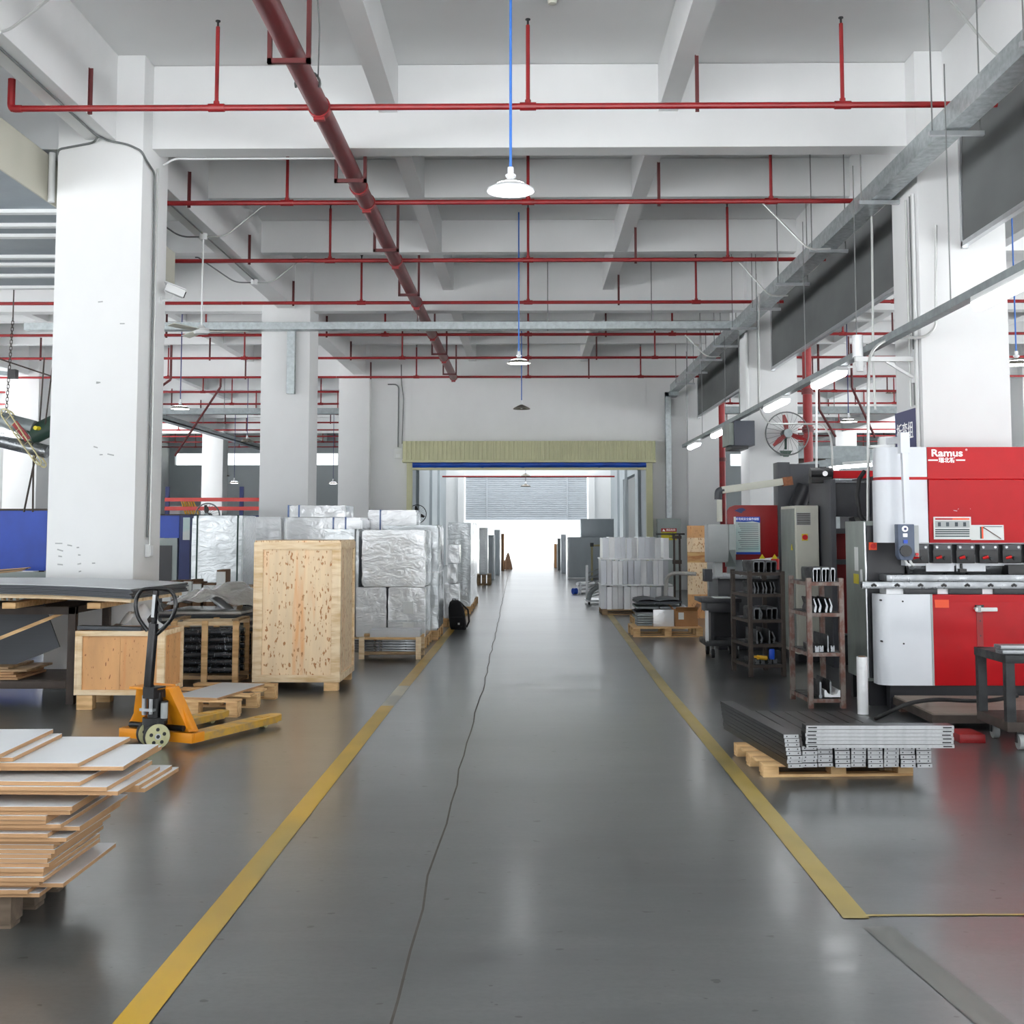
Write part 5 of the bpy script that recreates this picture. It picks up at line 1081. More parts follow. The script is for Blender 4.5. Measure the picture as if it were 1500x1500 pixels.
# wire basket, white tubes, big grey metal box and far clutter
t = thing('frame_trolley', 'white post frame trolley with bundled wire beside the panel tiers', 'trolley', (1.5, 26.2, 0)); offf = t.location.copy()
fx = at(858, 850, 25.8).x
part('corner_post', MB(offf).box(fx, fx+.05, 25.8, 25.85, .1, at(858, 828, 25.8).z), 'panel_white', t); part('corner_post', MB(offf).box(fx+.62, fx+.67, 25.8, 25.85, .1, .95), 'panel_white', t); part('deck', MB(offf).box(fx, fx+.67, 25.8, 26.6, .06, .1), 'steel_bright', t)
random.seed(9)
for k in range(9): part('wire', MB(offf).cyl((fx+.06, 25.9+.03*k, .15+.07*k*random.uniform(.7, 1)), (fx+.64, 25.95, .3+.075*k), .014, 6), 'steel_bright', t)
part('bent_hose', MB(offf).tube(arc_path([(fx+.05, 25.76, .1), (fx+.1, 25.76, .28), (fx+.3, 25.76, .4), (fx+.6, 25.78, .42)], .15), .05, 10), 'galv_dull', t)
for k in range(3): part('castor', MB(offf).cyl((fx+.05+.27*k, 25.84, .03), (fx+.09+.27*k, 25.84, .03), .03, 10), 'rubber', t)
for k in range(6):
    z = .05+.095*(k // 2); x = at(846, 850, 30).x+.06*(k % 2)
    o = solo('white_tube', MB().cyl((x, 30.0, z), (x+.35, 30.5, z), .045, 12), 'panel_white', '%s white tube of the bundle lying by the right aisle line' % ORD[k], 'tube', 'white tubes by the right aisle line')
solo('blue_cap', MB().cyl((at(841, 853, 29.8).x-.03, 29.8, .077), (at(841, 853, 29.8).x+.06, 29.85, .077), .075, 16), 'blue', 'small blue cap lying by the bundle of white tubes', 'drum')  # blue cap beside the white tubes
t = thing('steel_container', 'large grey steel box beyond the doorway on the right', 'container', (1.85, 39.4, 0)); offz = t.location.copy(); gx0, gx1 = at(831, 800, 38.9).x, at(888, 800, 38.9).x; gz = at(850, 787, 38.9).z
part('body', MB(offz).box(gx0+.04, gx1, 38.93, 40.0, .03, gz), 'cab_far', t)
for k in range(3): part('upper_panel', MB(offz).box(gx0+.06, gx1-.02, 38.915, 38.93, .62+.23*k, .84+.23*k), 'cab_far', t)
for k in range(4): part('lower_panel', MB(offz).box(gx0+.07+.28*k, gx0+.32+.28*k, 38.9, 38.93, .33, .58), 'cab_far', t); part('lower_panel', MB(offz).box(gx0+.07+.28*k, gx0+.32+.28*k, 38.9, 38.93, .06, .3), 'cab_far', t)
part('corner_post', MB(offz).box(gx0, gx0+.05, 38.88, 38.94, 0, gz), 'steel_bright', t)
s0 = at(851, 760, 39.2); s1 = at(899, 786, 39.2)
t = thing('silver_case', 'long silver metal case on top of the grey steel box', 'case', ((s0.x+s1.x)/2, 39.4, gz)); offy = t.location.copy()
part('body', MB(offy).box(s0.x, s1.x, 39.1, 39.8, gz+.002, s0.z), 'cab_far', t, bev=.01); part('seam', MB(offy).box(s0.x-.003, s1.x+.003, 39.09, 39.81, (gz+s0.z)/2-.01, (gz+s0.z)/2+.01), 'cab_far', t)
t = thing('tubular_stand', 'pale tube frame standing before the grey steel box', 'frame', (2.05, 36, 0)); offx = t.location.copy(); tx0 = at(867, 800, 36).x
part('post', MB(offx).cyl((tx0, 36, 0), (tx0, 36, 1.1), .03, 10), 'bamboo', t); part('cross_tube', MB(offx).cyl((tx0, 36, 1.08), (tx0+.7, 36, 1.1), .03, 10), 'bamboo', t); part('clamp', MB(offx).box(tx0-.05, tx0+.05, 35.95, 36.05, 1.05, 1.16), 'black', t); part('post', MB(offx).cyl((tx0+.68, 36, 0), (tx0+.68, 36, 1.1), .03, 10), 'bamboo', t)
for px0, px1, py, Y, m, nm, lb in ((822, 829, 783, 43.5, 'panel_silver', 'wrapped_pile', 'silver wrapped pile right of the passage end'), (817, 822, 789, 46.5, 'conduit_dark', 'roll_pile', 'dark rolled goods right of the passage end'), (812, 816.5, 797, 49.5, 'cardboard', 'carton_tower', 'small brown carton tower nearest the roller shutter on the right')):
    farbox(nm, lb, 'pile', px0, px1, py, Y, .9, m)
# storage rack in the side opening of the passage
t = thing('storage_rack', 'dark storage rack seen through the side opening of the passage', 'rack', (4.3, 43.5, 0)); offr = t.location.copy()
for y in (41.3, 43.6, 45.9): part('upright', MB(offr).box(4.1, 4.2, y-.05, y+.05, 0, 4.2), 'blue_dark', t)
for z in (.9, 1.9, 2.9): 
    part('beam', MB(offr).box(4.08, 4.14, 41.3, 45.9, z, z+.12), 'plastic_white', t); part('shelf_load', MB(offr).box(4.2, 5.0, 41.5, 43.4, z+.13, z+.7).box(4.2, 5.0, 43.8, 45.7, z+.13, z+.55), 'machine_black', t, label='dark stored goods')
# ================================================================== conduits
def conduit(label, pts, r=.011, m='conduit', rad=.09):
    return solo('conduit', MB().tube(arc_path(pts, rad), r, 8), m, label, 'conduit')
Zb = BEAMZ
conduit('dark conduit along the underside of the left main beam', [(-4.37, 5.0, Zb-.012), (-4.37, 12.1, Zb-.012), (-4.3, 12.28, Zb-.012), (-4.1, 12.285, Zb-.05), (-3.96, 12.285, Zb-.12), (-3.928, 12.33, Zb-.2), (-3.928, 12.62, Zb-.25), (-3.928, 12.66, at(228, 400, 12.66).z), (-3.928, 12.66, 1.5)], .012, 'conduit_dark', .06)
conduit('dark conduit bending over the left corner of the first left column', [(-4.37, 12.15, Zb-.012), (-4.45, 12.28, Zb-.03), (-4.83, 12.285, Zb-.1), (-4.84, 12.33, Zb-.2), (-4.84, 12.6, Zb-.3)], .012, 'conduit_dark', .06)
conduit('pale conduit beside the dark one on the first left column', [(-3.928, 12.74, 5.4), (-3.928, 12.74, 1.42)], .01)
conduit('bright conduit crossing the top left corner of the ceiling', [at(0, 47, 9.0), at(14, 43, 9.2), at(30, 32, 9.4), at(75, -4, 9.7)], .012, 'conduit', .2)
p = at(238, 243, 12.93); q = at(265, 230.5, 12.93)
conduit('white conduit along the lower edge of the first cross beam', [(-3.92, 12.9, p.z), (q.x-.05, 12.9, q.z-.02), (q.x+.1, 12.905, Zb-.014), (at(500, 228, 12.9).x, 12.905, Zb-.014)], .012, 'plastic_white', .08)
jb = thing('socket_box', 'small white socket box low on the first left column', 'socket', (-3.945, 12.7, 1.3)); part('box', MB().box(0, .05, -.06, .06, 0, .13), 'plastic_white', jb, bev=.006); part('face_plate', MB().box(.05, .056, -.045, .045, .015, .115), 'lamp_white', jb)
# conduit loops under the left beam with junction boxes
for k, (jy, lb) in enumerate(((16.3, 'front'), (19.4, 'rear'))):
    conduit('dark conduit along the left beam up to the %s junction box' % lb, [(-4.39, jy-3.0, Zb-.012), (-4.39, jy, Zb-.012)], .011, 'conduit_dark')
    conduit('curved conduit leading right from the %s junction box' % lb, [(-4.36, jy, Zb-.05), (-4.1, jy, Zb-.05), (-3.6, jy-.0, Zb+.36), (-3.55, jy, MINZ-.02)], .011, 'conduit', .12)
    conduit('curved conduit leading left from the %s junction box' % lb, [(-4.42, jy, Zb-.05), (-4.7, jy, Zb-.05), (-5.3, jy, Zb+.36), (-5.35, jy, MINZ-.02)], .011, 'conduit_dark', .12)
    b = thing('junction_box', 'round %s junction box under the left main beam' % lb, 'junction box', (-4.39, jy, Zb-.07)); part('box', MB().cyl((0, 0, -.01), (0, 0, .065), .055, 16), 'plastic_white', b); part('lid', MB().cyl((0, 0, -.018), (0, 0, -.01), .05, 16), 'lamp_white', b)
# ceiling fan below the front junction box
cz = at(287, 487, 16.3).z
t = thing('ceiling_fan', 'three-blade ceiling fan hanging under the left main beam', 'fan', (-4.39, 16.3, cz))
part('down_rod', MB().cyl((0, 0, .1), (0, 0, Zb-.08-cz), .012, 8), 'plastic_white', t); part('motor_housing', MB().lathe([(0, .1), (.03, .1), (.05, .07), (.1, .05), (.11, .01), (.09, -.02), (0, -.025)], 24), 'plastic_white', t)
for k in range(3):
    a = .1+2*math.pi*k/3; R = rz3(a)@Matrix.Rotation(.22, 3, 'X')
    part('blade', MB().obox(R@Vector((.36, 0, .02)), (.5, .12, .008), R), 'beige', t, bev=.003)
# surveillance camera on the first left column
p = at(240, 432, 13.0)
t = thing('security_camera', 'white bullet security camera on the first left column', 'camera', (-3.95, 13.0, p.z))
part('mount', MB().cyl((0, 0, -.06), (.025, 0, -.06), .04, 14), 'plastic_white', t); part('arm', MB().tube(arc_path([(.02, 0, -.06), (.13, -.01, -.05), (.14, -.01, .0)], .03), .014, 8), 'plastic_white', t)
R = rz3(.35)@Matrix.Rotation(.35, 3, 'Y'); part('housing', MB().obox((.16, -.02, .04), (.21, .085, .085), R), 'plastic_white', t, bev=.012); part('sun_shield', MB().obox(Vector((.155, -.02, .04))+R@Vector((-.01, 0, .05)), (.24, .1, .01), R), 'plastic_white', t); part('lens', MB().cyl(Vector((.16, -.02, .04))+R@Vector((.1, 0, 0)), Vector((.16, -.02, .04))+R@Vector((.115, 0, 0)), .036, 16), 'black_gloss', t)
# scuffs in the paint of the first left column
col1 = next(o for o in bpy.data.objects if o.name.startswith('column') and abs(o.location.x+4.39) < .01 and o.location.y < 13)
random.seed(17)
for px, py, ww in ((86, 796, 12), (102, 799, 8), (88, 806, 10), (114, 802, 4), (88, 815, 6), (116, 813, 4), (88, 827, 9), (116, 826, 6), (117, 837, 4), (137, 825, 5), (144, 560, 7), (143, 561, 5), (179, 474, 8), (147, 442, 8), (162, 666, 11), (140, 655, 7), (148, 666, 5)):
    p = at(px, py, 12.296); part('paint_scuff', MB(col1.location).obox((p.x, 12.298, p.z), (ww*.006, .004, .012), Matrix.Rotation(random.uniform(-.3, .3), 3, 'Y')), 'scuff', col1)
# ================================================================== left bay background
t = thing('suspended_duct', 'large beige air duct with white cross bars in the left bay', 'duct', (-8, 12, 5.0)); off = (-8, 12, 5.0)
part('side_sheet', MB(off).box(-5.02, -5.0, 6, 17.1, 4.99, 5.48), 'duct_beige', t); part('bottom_sheet', MB(off).box(-10, -5.02, 6, 17.1, 5.0, 5.02).box(-10, -9.98, 6, 17.1, 5.02, 5.48).box(-10, -5.02, 6, 17.1, 5.47, 5.48), 'duct_bluegrey', t)
for y in (12.85, 13.45, 13.95, 15.05, 15.5, 16.2, 17.0): part('cross_bar', MB(off).box(-10, -5.02, y, y+.1, 4.96, 5.0), 'plastic_white', t)
p = at(60, 240, 14.6); part('white_downpipe', MB(off).cyl((-4.965, 12.5, 4.98), (-4.965, 12.5, 5.5), .035, 12), 'plastic_white', t)
bx0, bx1 = at(-40, 790, 19.5).x, at(68, 790, 19.5).x; bz = at(30, 748, 19.5).z
t = thing('blue_partition', 'bright blue steel partition left of the first column', 'partition', ((bx0+bx1)/2, 19.5, 0)); off = t.location.copy()
part('panel', MB(off).box(bx0, bx1, 19.5, 19.56, .92, bz), 'blue', t); part('top_edge', MB(off).box(bx0, bx1+.01, 19.48, 19.58, bz, bz+.03), 'iron_brown', t); part('lower_panel', MB(off).box(bx0, bx1, 19.52, 19.55, .25, .9), 'cab_grey', t)
for x in (bx0+.1, bx1-.1): part('post', MB(off).box(x-.03, x+.03, 19.56, 19.62, 0, bz), 'iron_brown', t)
for k in range(4): solo('long_board', MB().bar((bx0+.1, 18.6+.1*k, .905+.02*k-.06), (bx1-.02, 18.62+.1*k, .95+.012*k), .09, .016), ('pine_grey', 'mdf_edge', 'sheet_dark', 'pine')[k], '%s long board from below before the blue partition' % ORD[k], 'board', 'long boards before the blue partition')
for k, x in enumerate((bx0+.3, bx1-.3)): solo('saw_horse', MB().box(x-.04, x+.04, 18.55, 19.05, .79, .835).bar((x, 18.58, .79), (x-.15, 18.5, 0), .05, .05).bar((x, 19.02, .79), (x-.15, 19.1, 0), .05, .05).bar((x, 18.58, .79), (x+.15, 18.5, 0), .05, .05).bar((x, 19.02, .79), (x+.15, 19.1, 0), .05, .05), 'pine_grey', '%s trestle under the long boards before the blue partition' % ('left', 'right')[k], 'trestle')
# hanging drive unit with wire guard behind the first column
Yh = 17.7
def hq(x, y): return at(x, y, Yh)
t = thing('fan_unit', 'green motor unit with long wire guard hanging from a chain', 'fan unit', hq(45, 645)); off = t.location.copy()
part('motor', MB(off).cyl(hq(42, 640), hq(76, 618)+Vector((0, .2, 0)), .14, 20), 'motor_green', t); part('motor_cap', MB(off).cyl(hq(58, 628)-Vector((0, .16, 0)), hq(59, 628), .03, 14), 'sticker_yellow', t)
gp = [hq(10, 604), hq(17, 603), hq(68, 680), hq(66, 685), hq(60, 683), hq(9, 612)]
part('wire_guard', MB(off).tube(arc_path(gp+[gp[0]], .1), .012, 6).tube(arc_path([q+Vector((.03, -.25, .02)) for q in gp+[gp[0]]], .1), .01, 6), 'bamboo', t)
for i in range(9):
    u = i/8; a = gp[1].lerp(gp[2], u); b = gp[5].lerp(gp[4], u); part('guard_wire', MB(off).tube([a, a+Vector((.02, -.25, .02)), b+Vector((.03, -.25, .02)), b], .005, 5), 'bamboo', t)
part('red_blade', MB(off).bar(hq(26, 620)-Vector((0, .12, 0)), hq(46, 645)-Vector((0, .12, 0)), .02, .09), 'machine_red_dark', t)
part('lower_pipe', MB(off).cyl(hq(-10, 643), hq(70, 662), .1, 14), 'steel', t); part('upper_pipe', MB(off).cyl(hq(-10, 612), hq(50, 628), .12, 14), 'galv_dull', t)
ch = MB(off); a = hq(19, 466); b = hq(9, 606); n = 30
for i in range(n):
    c = a.lerp(b, (i+.5)/n); d = (b-a)/n
    ch.tube([c-d*.55+Vector((.016, 0, 0)), c-d*.6, c-d*.55-Vector((.016, 0, 0)), c+d*.55-Vector((.016, 0, 0)), c+d*.6, c+d*.55+Vector((.016, 0, 0))] if i % 2 else [c-d*.55+Vector((0, .016, 0)), c-d*.55-Vector((0, .016, 0)), c+d*.55-Vector((0, .016, 0)), c+d*.55+Vector((0, .016, 0))], .006, 4, closed=True)
part('chain', ch, 'iron_brown', t); part('chain_rod', MB(off).cyl(a, (a.x, a.y, CEIL), .01, 6), 'iron_brown', t)
part('chain_block', MB(off).obox(hq(19, 548), (.11, .12, .13)), 'black', t); part('block_arm', MB(off).bar(hq(16, 548), hq(-12, 545), .05, .06), 'galv_dull', t)
part('stay_rod', MB(off).cyl(hq(53, 520)+Vector((0, .3, 0)), hq(50, 620)+Vector((0, .2, 0)), .012, 6).cyl(hq(72, 480)+Vector((0, .3, 0)), hq(66, 624), .012, 6).cyl(hq(0, 526), hq(78, 552), .012, 6).cyl(hq(52, 668), hq(35, 750), .014, 6).cyl(hq(49, 668), hq(48, 750), .014, 6), 'iron_brown', t)
u = thing('tube_light', 'lit tube light at the left edge under the hanging unit', 'light', hq(2, 628)); R = rz3(.2); part('housing', MB().obox((0, 0, .03), (.5, .1, .05), R), 'plastic_white', u); part('diffuser', MB().obox((0, 0, -.02), (.48, .08, .05), R), 'tube_on', u, bev=.015)
# red racking and goods far back in the left bay
t = thing('pallet_rack', 'red beamed storage racking far back in the left bay', 'rack', (-9, 33, 0)); off = (-9, 33, 0)
for x in (-9.7, -7.7, -5.9): part('upright', MB(off).box(x-.05, x+.05, 32.9, 33.0, 0, 2.7), 'blue_dark', t)
for z in (at(260, 732, 33).z, at(260, 745, 33).z, .9): part('beam', MB(off).box(-9.75, -5.85, 32.86, 32.92, z-.05, z+.05), 'rack_red', t)
z = at(260, 755, 33).z; part('shelf', MB(off).box(-9.7, -5.9, 32.95, 33.9, z-.05, z), 'blue_dark', t)
solo('white_case', MB().box(at(246, 750, 33.2).x, at(265, 750, 33.2).x, 33.1, 33.7, z+.002, at(250, 741, 33.2).z).box(at(247, 750, 33.2).x, at(264, 750, 33.2).x, 33.09, 33.1, z+.03, at(250, 742, 33.2).z), 'plastic_white', 'white case standing on the red racking', 'case', bev=.01)
for k in range(6):
    px = 266+3.4*k; solo('yellow_pole', MB().cyl((at(px+7, 757, 33.2).x, 33.15+.02*k, z+.03), (at(px-2, 733, 33.2).x, 33.3, at(px, 733, 33.2).z), .022, 8), 'yellow_pole', '%s yellow pole from the left leaning in the red racking' % ORD[k], 'pole', 'yellow poles in the red racking')
# blue machine and cardboard edge strips beside the banded cabinet
mx0, mx1 = at(233, 800, 19.6).x, at(279, 800, 19.6).x; mz = at(250, 755, 19.6).z
t = thing('blue_machine', 'blue machine housing with grey hatch behind the first left column', 'machine', ((mx0+mx1)/2, 20, 0)); off = t.location.copy(); xs = at(262, 800, 19.6).x
part('housing', MB(off).box(mx0-.3, xs, 19.6, 20.5, at(250, 788, 19.6).z, mz), 'blue', t); part('side_door', MB(off).box(xs+.02, mx1, 19.55, 20.5, .05, mz), 'blue_dark', t); part('hatch', MB(off).box(mx0-.25, xs-.02, 19.58, 19.7, .6, at(250, 788, 19.6).z-.004), 'cab_grey', t); part('hatch_opening', MB(off).box(mx0-.2, xs-.1, 19.57, 19.58, .62, at(250, 799, 19.6).z), 'machine_black', t); part('base', MB(off).box(mx0-.3, xs, 19.65, 20.5, 0, .6), 'machine_black', t); part('top_rim', MB(off).box(mx0-.3, mx1, 19.55, 20.5, mz, mz+.02), 'iron_brown', t)
part('notice', MB(off).box(at(267, 770, 19.5).x, at(277, 770, 19.5).x, 19.54, 19.55, at(270, 791, 19.5).z, at(270, 758, 19.5).z), 'poster_teal', t)
random.seed(33)
for k in range(9):
    px = 246+11*k; x = at(px, 870, 15.6).x; h = at(px, 862-random.random()*14-(14 if k == 7 else 0), 15.6).z
    t = thing('edge_strip_bundle', '%s brown cardboard strip bundle from the left behind the film-wrapped sheets' % ORD[k], 'bundle', (x, 15.7+.05*(k % 2), 0), random.uniform(-.2, .2), group='cardboard strip bundles')
    part('strips', MB().box(-.05, .05, -.2, .2, 0, h), 'cardboard_dark', t, bev=.004); part('white_band', MB().box(-.052, .052, -.202, -.15, h*.75, h*.98), 'paper', t)
# round stand fans peeping over the goods
def stand_fan(label, px, py, Y, dia, blades='iron_brown', post=True, wall=False):
    p = at(px, py, Y); r = dia/2; t = thing('stand_fan' if not wall else 'wall_fan', label, 'fan', (p.x, Y, p.z if wall else 0)); z0 = 0 if wall else p.z
    g = part('guard_ring', MB().tube([(r*math.cos(a), 0, z0+r*math.sin(a)) for a in [i*2*math.pi/40 for i in range(40)]], .012, 6, closed=True), 'conduit_dark', t)
    for i in range(24):
        a = i*2*math.pi/24; part('guard_wire', MB().tube([(r*.16*math.cos(a), -.09, z0+r*.16*math.sin(a)), (r*.7*math.cos(a), -.085, z0+r*.7*math.sin(a)), (r*math.cos(a), 0, z0+r*math.sin(a))], .0028, 4), 'conduit_dark', g)
    part('guard_hub', MB().cyl((0, -.1, z0), (0, -.08, z0), r*.2, 20), 'galv_dull', g)
    for k in range(3):
        a = math.pi/2+.2+k*2*math.pi/3; R = Matrix.Rotation(-a, 3, 'Y')
        part('blade', MB()._a([R@Vector(q)+Vector((0, 0, z0)) for q in ((.04, -.03, -.03), (r*.5, -.045, -.055), (r*.88, -.04, -.025), (r*.88, -.03, .02), (r*.5, -.015, .04), (.04, -.02, .03), (.04, -.025, -.03), (r*.5, -.04, -.055), (r*.88, -.035, -.025), (r*.88, -.025, .02), (r*.5, -.01, .04), (.04, -.015, .03))], [(0, 1, 2, 3, 4, 5), (11, 10, 9, 8, 7, 6), (0, 6, 7, 1), (1, 7, 8, 2), (2, 8, 9, 3), (3, 9, 10, 4), (4, 10, 11, 5), (5, 11, 6, 0)]), blades, t)
    part('motor', MB().cyl((0, .0, z0), (0, .16, z0), r*.22, 18), 'machine_dark', t)
    if wall:
        part('bracket', MB().bar((0, .12, z0-.05), (-.02, .05, z0-r*.72), .04, .04).prism([(-.13, z0-r*.8), (.09, z0-r*.8), (.02, z0-r*1.08), (-.06, z0-r*1.08)], .0, .06, 'y').box(-.08, .06, .06, .24, z0-r*1.0, z0-r*.82), 'motor_green', t)
    else:
        part('pole', MB().cyl((0, .1, 0), (0, .1, z0), .025, 10), 'machine_dark', t); part('foot_plate', MB().cyl((0, .1, 0), (0, .1, .03), .22, 20), 'machine_dark', t)
    return t
stand_fan('large round wall fan with red blades on the second right column', 1153, 635, 21.75, .76, 'machine_red_dark', wall=True)
stand_fan('round fan peeping over the banded wrapped cabinet', 304, 755, 21.5, .42)
stand_fan('dark round fan just inside the doorway on the left', 611, 753, 33.6, .5)
# ================================================================== right side fittings
p0 = at(1063, 619, 21.5); p1 = at(1100, 655, 21.5)
t = thing('wall_heater', 'dark blue-grey air box hanging before the second right column', 'air unit', (p0.x, 21.3, p1.z)); off = t.location.copy()
part('casing', MB(off).box(p0.x+.08, p1.x, 21.1, 21.95, p1.z, p0.z), 'navy_box', t, bev=.012); part('side_grille', MB(off).box(p0.x, p0.x+.08, 21.15, 21.9, p1.z+.02, p0.z-.03), 'cab_green', t); part('drip_tray', MB(off).box(p0.x+.05, p1.x-.1, 21.2, 21.9, p1.z-.05, p1.z), 'black', t); part('hanger_rod', MB(off).cyl((p0.x+.25, 21.5, p0.z), (p0.x+.25, 21.5, 5.06), .01, 6), 'rod', t)
# hanging sign on the aisle side of the first right column
sg = thing('hanging_sign', 'dark blue sign with white Chinese characters on the first right column', 'sign', (3.94, 12.8, 2.2)); x = 3.935
zt, zb_ = at(1320, 606, 13.1).z, 2.2
part('board', MB((3.94, 12.8, 2.2)).box(x-.015, x+.004, 12.45, 13.14, 2.36, zt), 'sign_blue', sg); part('lower_board', MB((3.94, 12.8, 2.2)).box(x-.015, x+.004, 12.45, 13.14, 2.2, 2.345), 'sign_blue', sg); part('divider', MB((3.94, 12.8, 2.2)).box(x-.017, x+.004, 12.45, 12.95, 2.345, 2.36), 'letter_white_glow', sg); part('divider', MB((3.94, 12.8, 2.2)).box(x-.017, x+.004, 12.95, 13.14, 2.345, 2.36), 'sticker_orange', sg)
text('折弯组', .19, 'letter_white_glow', sg, (x-.018-3.94, 0, (2.36+zt)/2-2.2), (math.pi/2, 0, -math.pi/2)); text('Bending', .1, 'letter_grey', sg, (x-.018-3.94, 0, .07), (math.pi/2, 0, -math.pi/2))
for k, (yy, m, rr) in enumerate(((12.42, 'conduit', .014), (12.38, 'plastic_white', .016), (12.36+.12, 'conduit_dark', .012), (12.62, 'conduit', .012))):
    conduit('%s vertical conduit on the aisle face of the first right column' % ORD[k], [(3.93, yy, 1.9 if k < 2 else zt+.03), (3.93, yy, 5.0)], rr, m)
# white bracket with sensor on the first right column
zz = at(1300, 530, 12.5).z; xb = at(1252, 530, 12.5).x
t = thing('wall_bracket', 'white steel bracket with sensor on the first right column', 'bracket', (3.94, 12.5, zz)); off = t.location.copy()
part('arm', MB(off).box(xb, 3.94, 12.46, 12.52, zz, zz+.05), 'plastic_white', t, bev=.004); part('brace', MB(off).bar((3.93, 12.49, zz-.17), (xb+.32, 12.49, zz), .025, .025), 'plastic_white', t); part('wall_plate', MB(off).box(3.915, 3.945, 12.44, 12.54, zz-.22, zz+.12), 'plastic_white', t); part('sensor', MB(off).cyl((xb+.03, 12.49, zz+.05), (xb+.03, 12.49, zz+.27), .055, 16), 'film', t); part('sensor_foot', MB(off).cyl((xb+.05, 12.49, zz-.1), (xb+.05, 12.49, zz), .035, 14), 'plastic_white', t)
conduit('bright conduit bending over the bracket down to the press brake', [at(1371, 330, 12.2), at(1371, 480, 12.2), at(1355, 494, 12.2), at(1300, 495, 12.2), at(1274, 515, 12.1), at(1272, 560, 12.0), at(1271.5, 772, 12.0)], .015, 'conduit', .2)
conduit('thin straight vertical conduit left of the bracket', [at(1277, 305, 13.6), at(1279, 515, 13.6), at(1282, 600, 13.6)], .014, 'conduit')
conduit('bright conduit arching down beside the wall fan to the beige cabinet', [at(1112, 430, 19.0), at(1112, 600, 19.0), at(1125, 621, 18.6), at(1205, 621, 16.2), at(1218, 640, 15.4), at(1219.5, 690, 15.2)], .013, 'conduit', .25)
conduit('white conduit rising from the beige cabinet past the tube light', [at(1196, 740, 15.2), at(1196, 560, 15.2), at(1205, 540, 15.2), at(1268, 536, 15.0)], .014, 'plastic_white', .2)
conduit('pale vertical pipe on the second right column', [(3.93, 21.98, at(1086, 610, 22).z), (3.93, 21.98, 5.1)], .035, 'plastic_white')
conduit('bright conduit sloping from the ceiling to the tray at top right', [at(1388, -5, 11.0), at(1440, 60, 10.6), at(1462, 84, 10.4), at(1505, 88, 10.0)], .013, 'conduit', .25)
for k, (pa_, pb2, Y) in enumerate(((at(1118, 298, 15.0), at(1185, 366, 14.6), 15), (at(1083, 384, 18), at(1128, 434, 17.6), 18), (at(1004, 491, 23.6), at(1035, 523, 23.2), 24))):
    conduit('%s slanting conduit from the ceiling down to the right cable tray, counted from the camera' % ORD[k], [pa_, pb2, pb2+Vector((.25, -.05, .0))], .012, 'conduit', .15)
# conduits and switch box beside the doorway
conduit('thin dark conduit down the doorway wall to the switch box', [(at(588, 512, 31.98).x, 31.99, BEAMZ+.3), (at(588, 562, 31.98).x, 31.99, 5.4), (at(591, 585, 31.98).x, 31.99, 5.0), (at(589, 650, 31.98).x, 31.99, at(589, 650, 31.98).z)], .012, 'conduit_dark', .1)
conduit('hooked pale conduit on the doorway wall left of the canopy', [(at(568, 563, 31.98).x, 31.99, at(568, 563, 31.98).z), (at(584, 564, 31.98).x, 31.99, at(584, 563, 31.98).z), (at(583, 655, 31.98).x, 31.99, at(583, 655, 31.98).z)], .016, 'conduit_dark', .15)
p = at(583, 664, 31.9); t = thing('switch_box', 'pale switch box left of the corrugated canopy', 'switch box', (p.x, 31.95, p.z)); part('box', MB().box(-.1, .12, -.06, .06, -.14, .14), 'plastic_white', t, bev=.01); part('cover', MB().box(-.05, .06, -.075, -.06, -.11, -.02), 'lamp_white', t)
# red pipe and pale boards in the passage
sprinkler(50.5, -3.54, 3.54, (), (), 'thin red pipe crossing before the roller shutter', 'red pipes in the passage', z=at(770, 698, 50.5).z, r=.035)
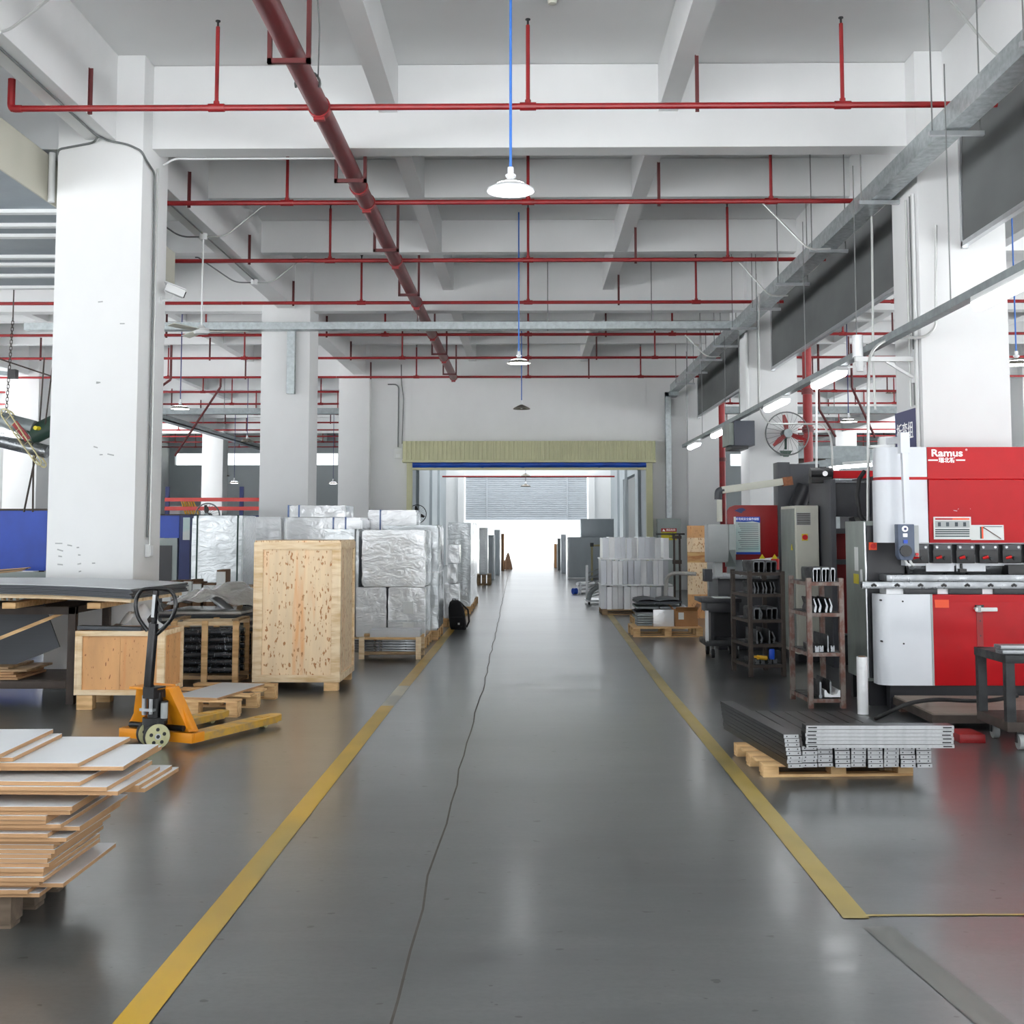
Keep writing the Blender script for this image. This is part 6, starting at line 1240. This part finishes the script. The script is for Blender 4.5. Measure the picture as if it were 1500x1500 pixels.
# ================================================================== right bay background
t = thing('work_cell', 'dark machine cell far back in the right bay', 'machine', (6.2, 27.5, 0)); off = t.location.copy()
part('body', MB(off).box(5.3, 7.6, 27, 28.6, 0, 2.2), 'machine_black', t, bev=.02); part('hood', MB(off).box(5.5, 6.5, 26.9, 28, 2.2, 3.3), 'iron_brown', t, bev=.02); part('door', MB(off).box(5.6, 6.6, 26.97, 27, .4, 1.8), 'machine_dark', t); part('side_cabinet', MB(off).box(7.7, 8.6, 27, 28, 0, 2.0), 'cab_grey', t)
t = thing('white_enclosure', 'white sheet metal enclosure in the right bay behind the presses', 'enclosure', (7.6, 30.6, 0)); off = t.location.copy()
part('body', MB(off).box(6.9, 9.6, 30, 31.4, 0, 3.4), 'panelwall', t, bev=.02); part('door', MB(off).box(7.4, 8.3, 29.97, 30, .1, 2.3), 'wall', t)
u = thing('tube_light', 'lit tube light on a slanted arm in the right bay', 'light', at(1245, 680, 20)); part('housing', MB().bar((-.28, .2, .0), (.3, -.2, .03), .1, .05), 'plastic_white', u); part('diffuser', MB().bar((-.27, .2, -.05), (.29, -.2, -.02), .08, .05), 'tube_on', u); part('arm', MB().bar((-.8, .2, -.04), (1.6, -.2, .28), .12, .12, up=(0, 1, 0)), 'galv_dull', u)
for x, y, lb in ((at(1229, 690, 20).x, 20.2, 'rear'), (at(1290, 690, 19.6).x, 19.6, 'front')): solo('arm_post', MB().box(x-.04, x+.04, y-.04, y+.04, 0, 2.7), 'galv_dull', '%s grey post carrying the slanted light arm in the right bay' % lb, 'post')
# tools hanging in the side bay: braces of the pipes
for k, (a_, b_, Y) in enumerate(((( 250, 556), (203, 590), 29), ((323, 567), (256, 668), 33), ((1248, 568), (1282, 641), 30), ((1200, 600), (1224, 640), 30))):
    solo('brace_pipe', MB().cyl(at(*a_, Y), at(*b_, Y), .03, 8).cyl(at(*a_, Y), (at(*a_, Y).x, Y, CEIL-.005), .03, 8), 'hanger_red', 'slanting dark red brace pipe %s' % ('just right of the first left column', 'in front of the left bay lamp tray', 'beside the lamp in the right bay', 'farther left in the right bay')[k], 'pipe')
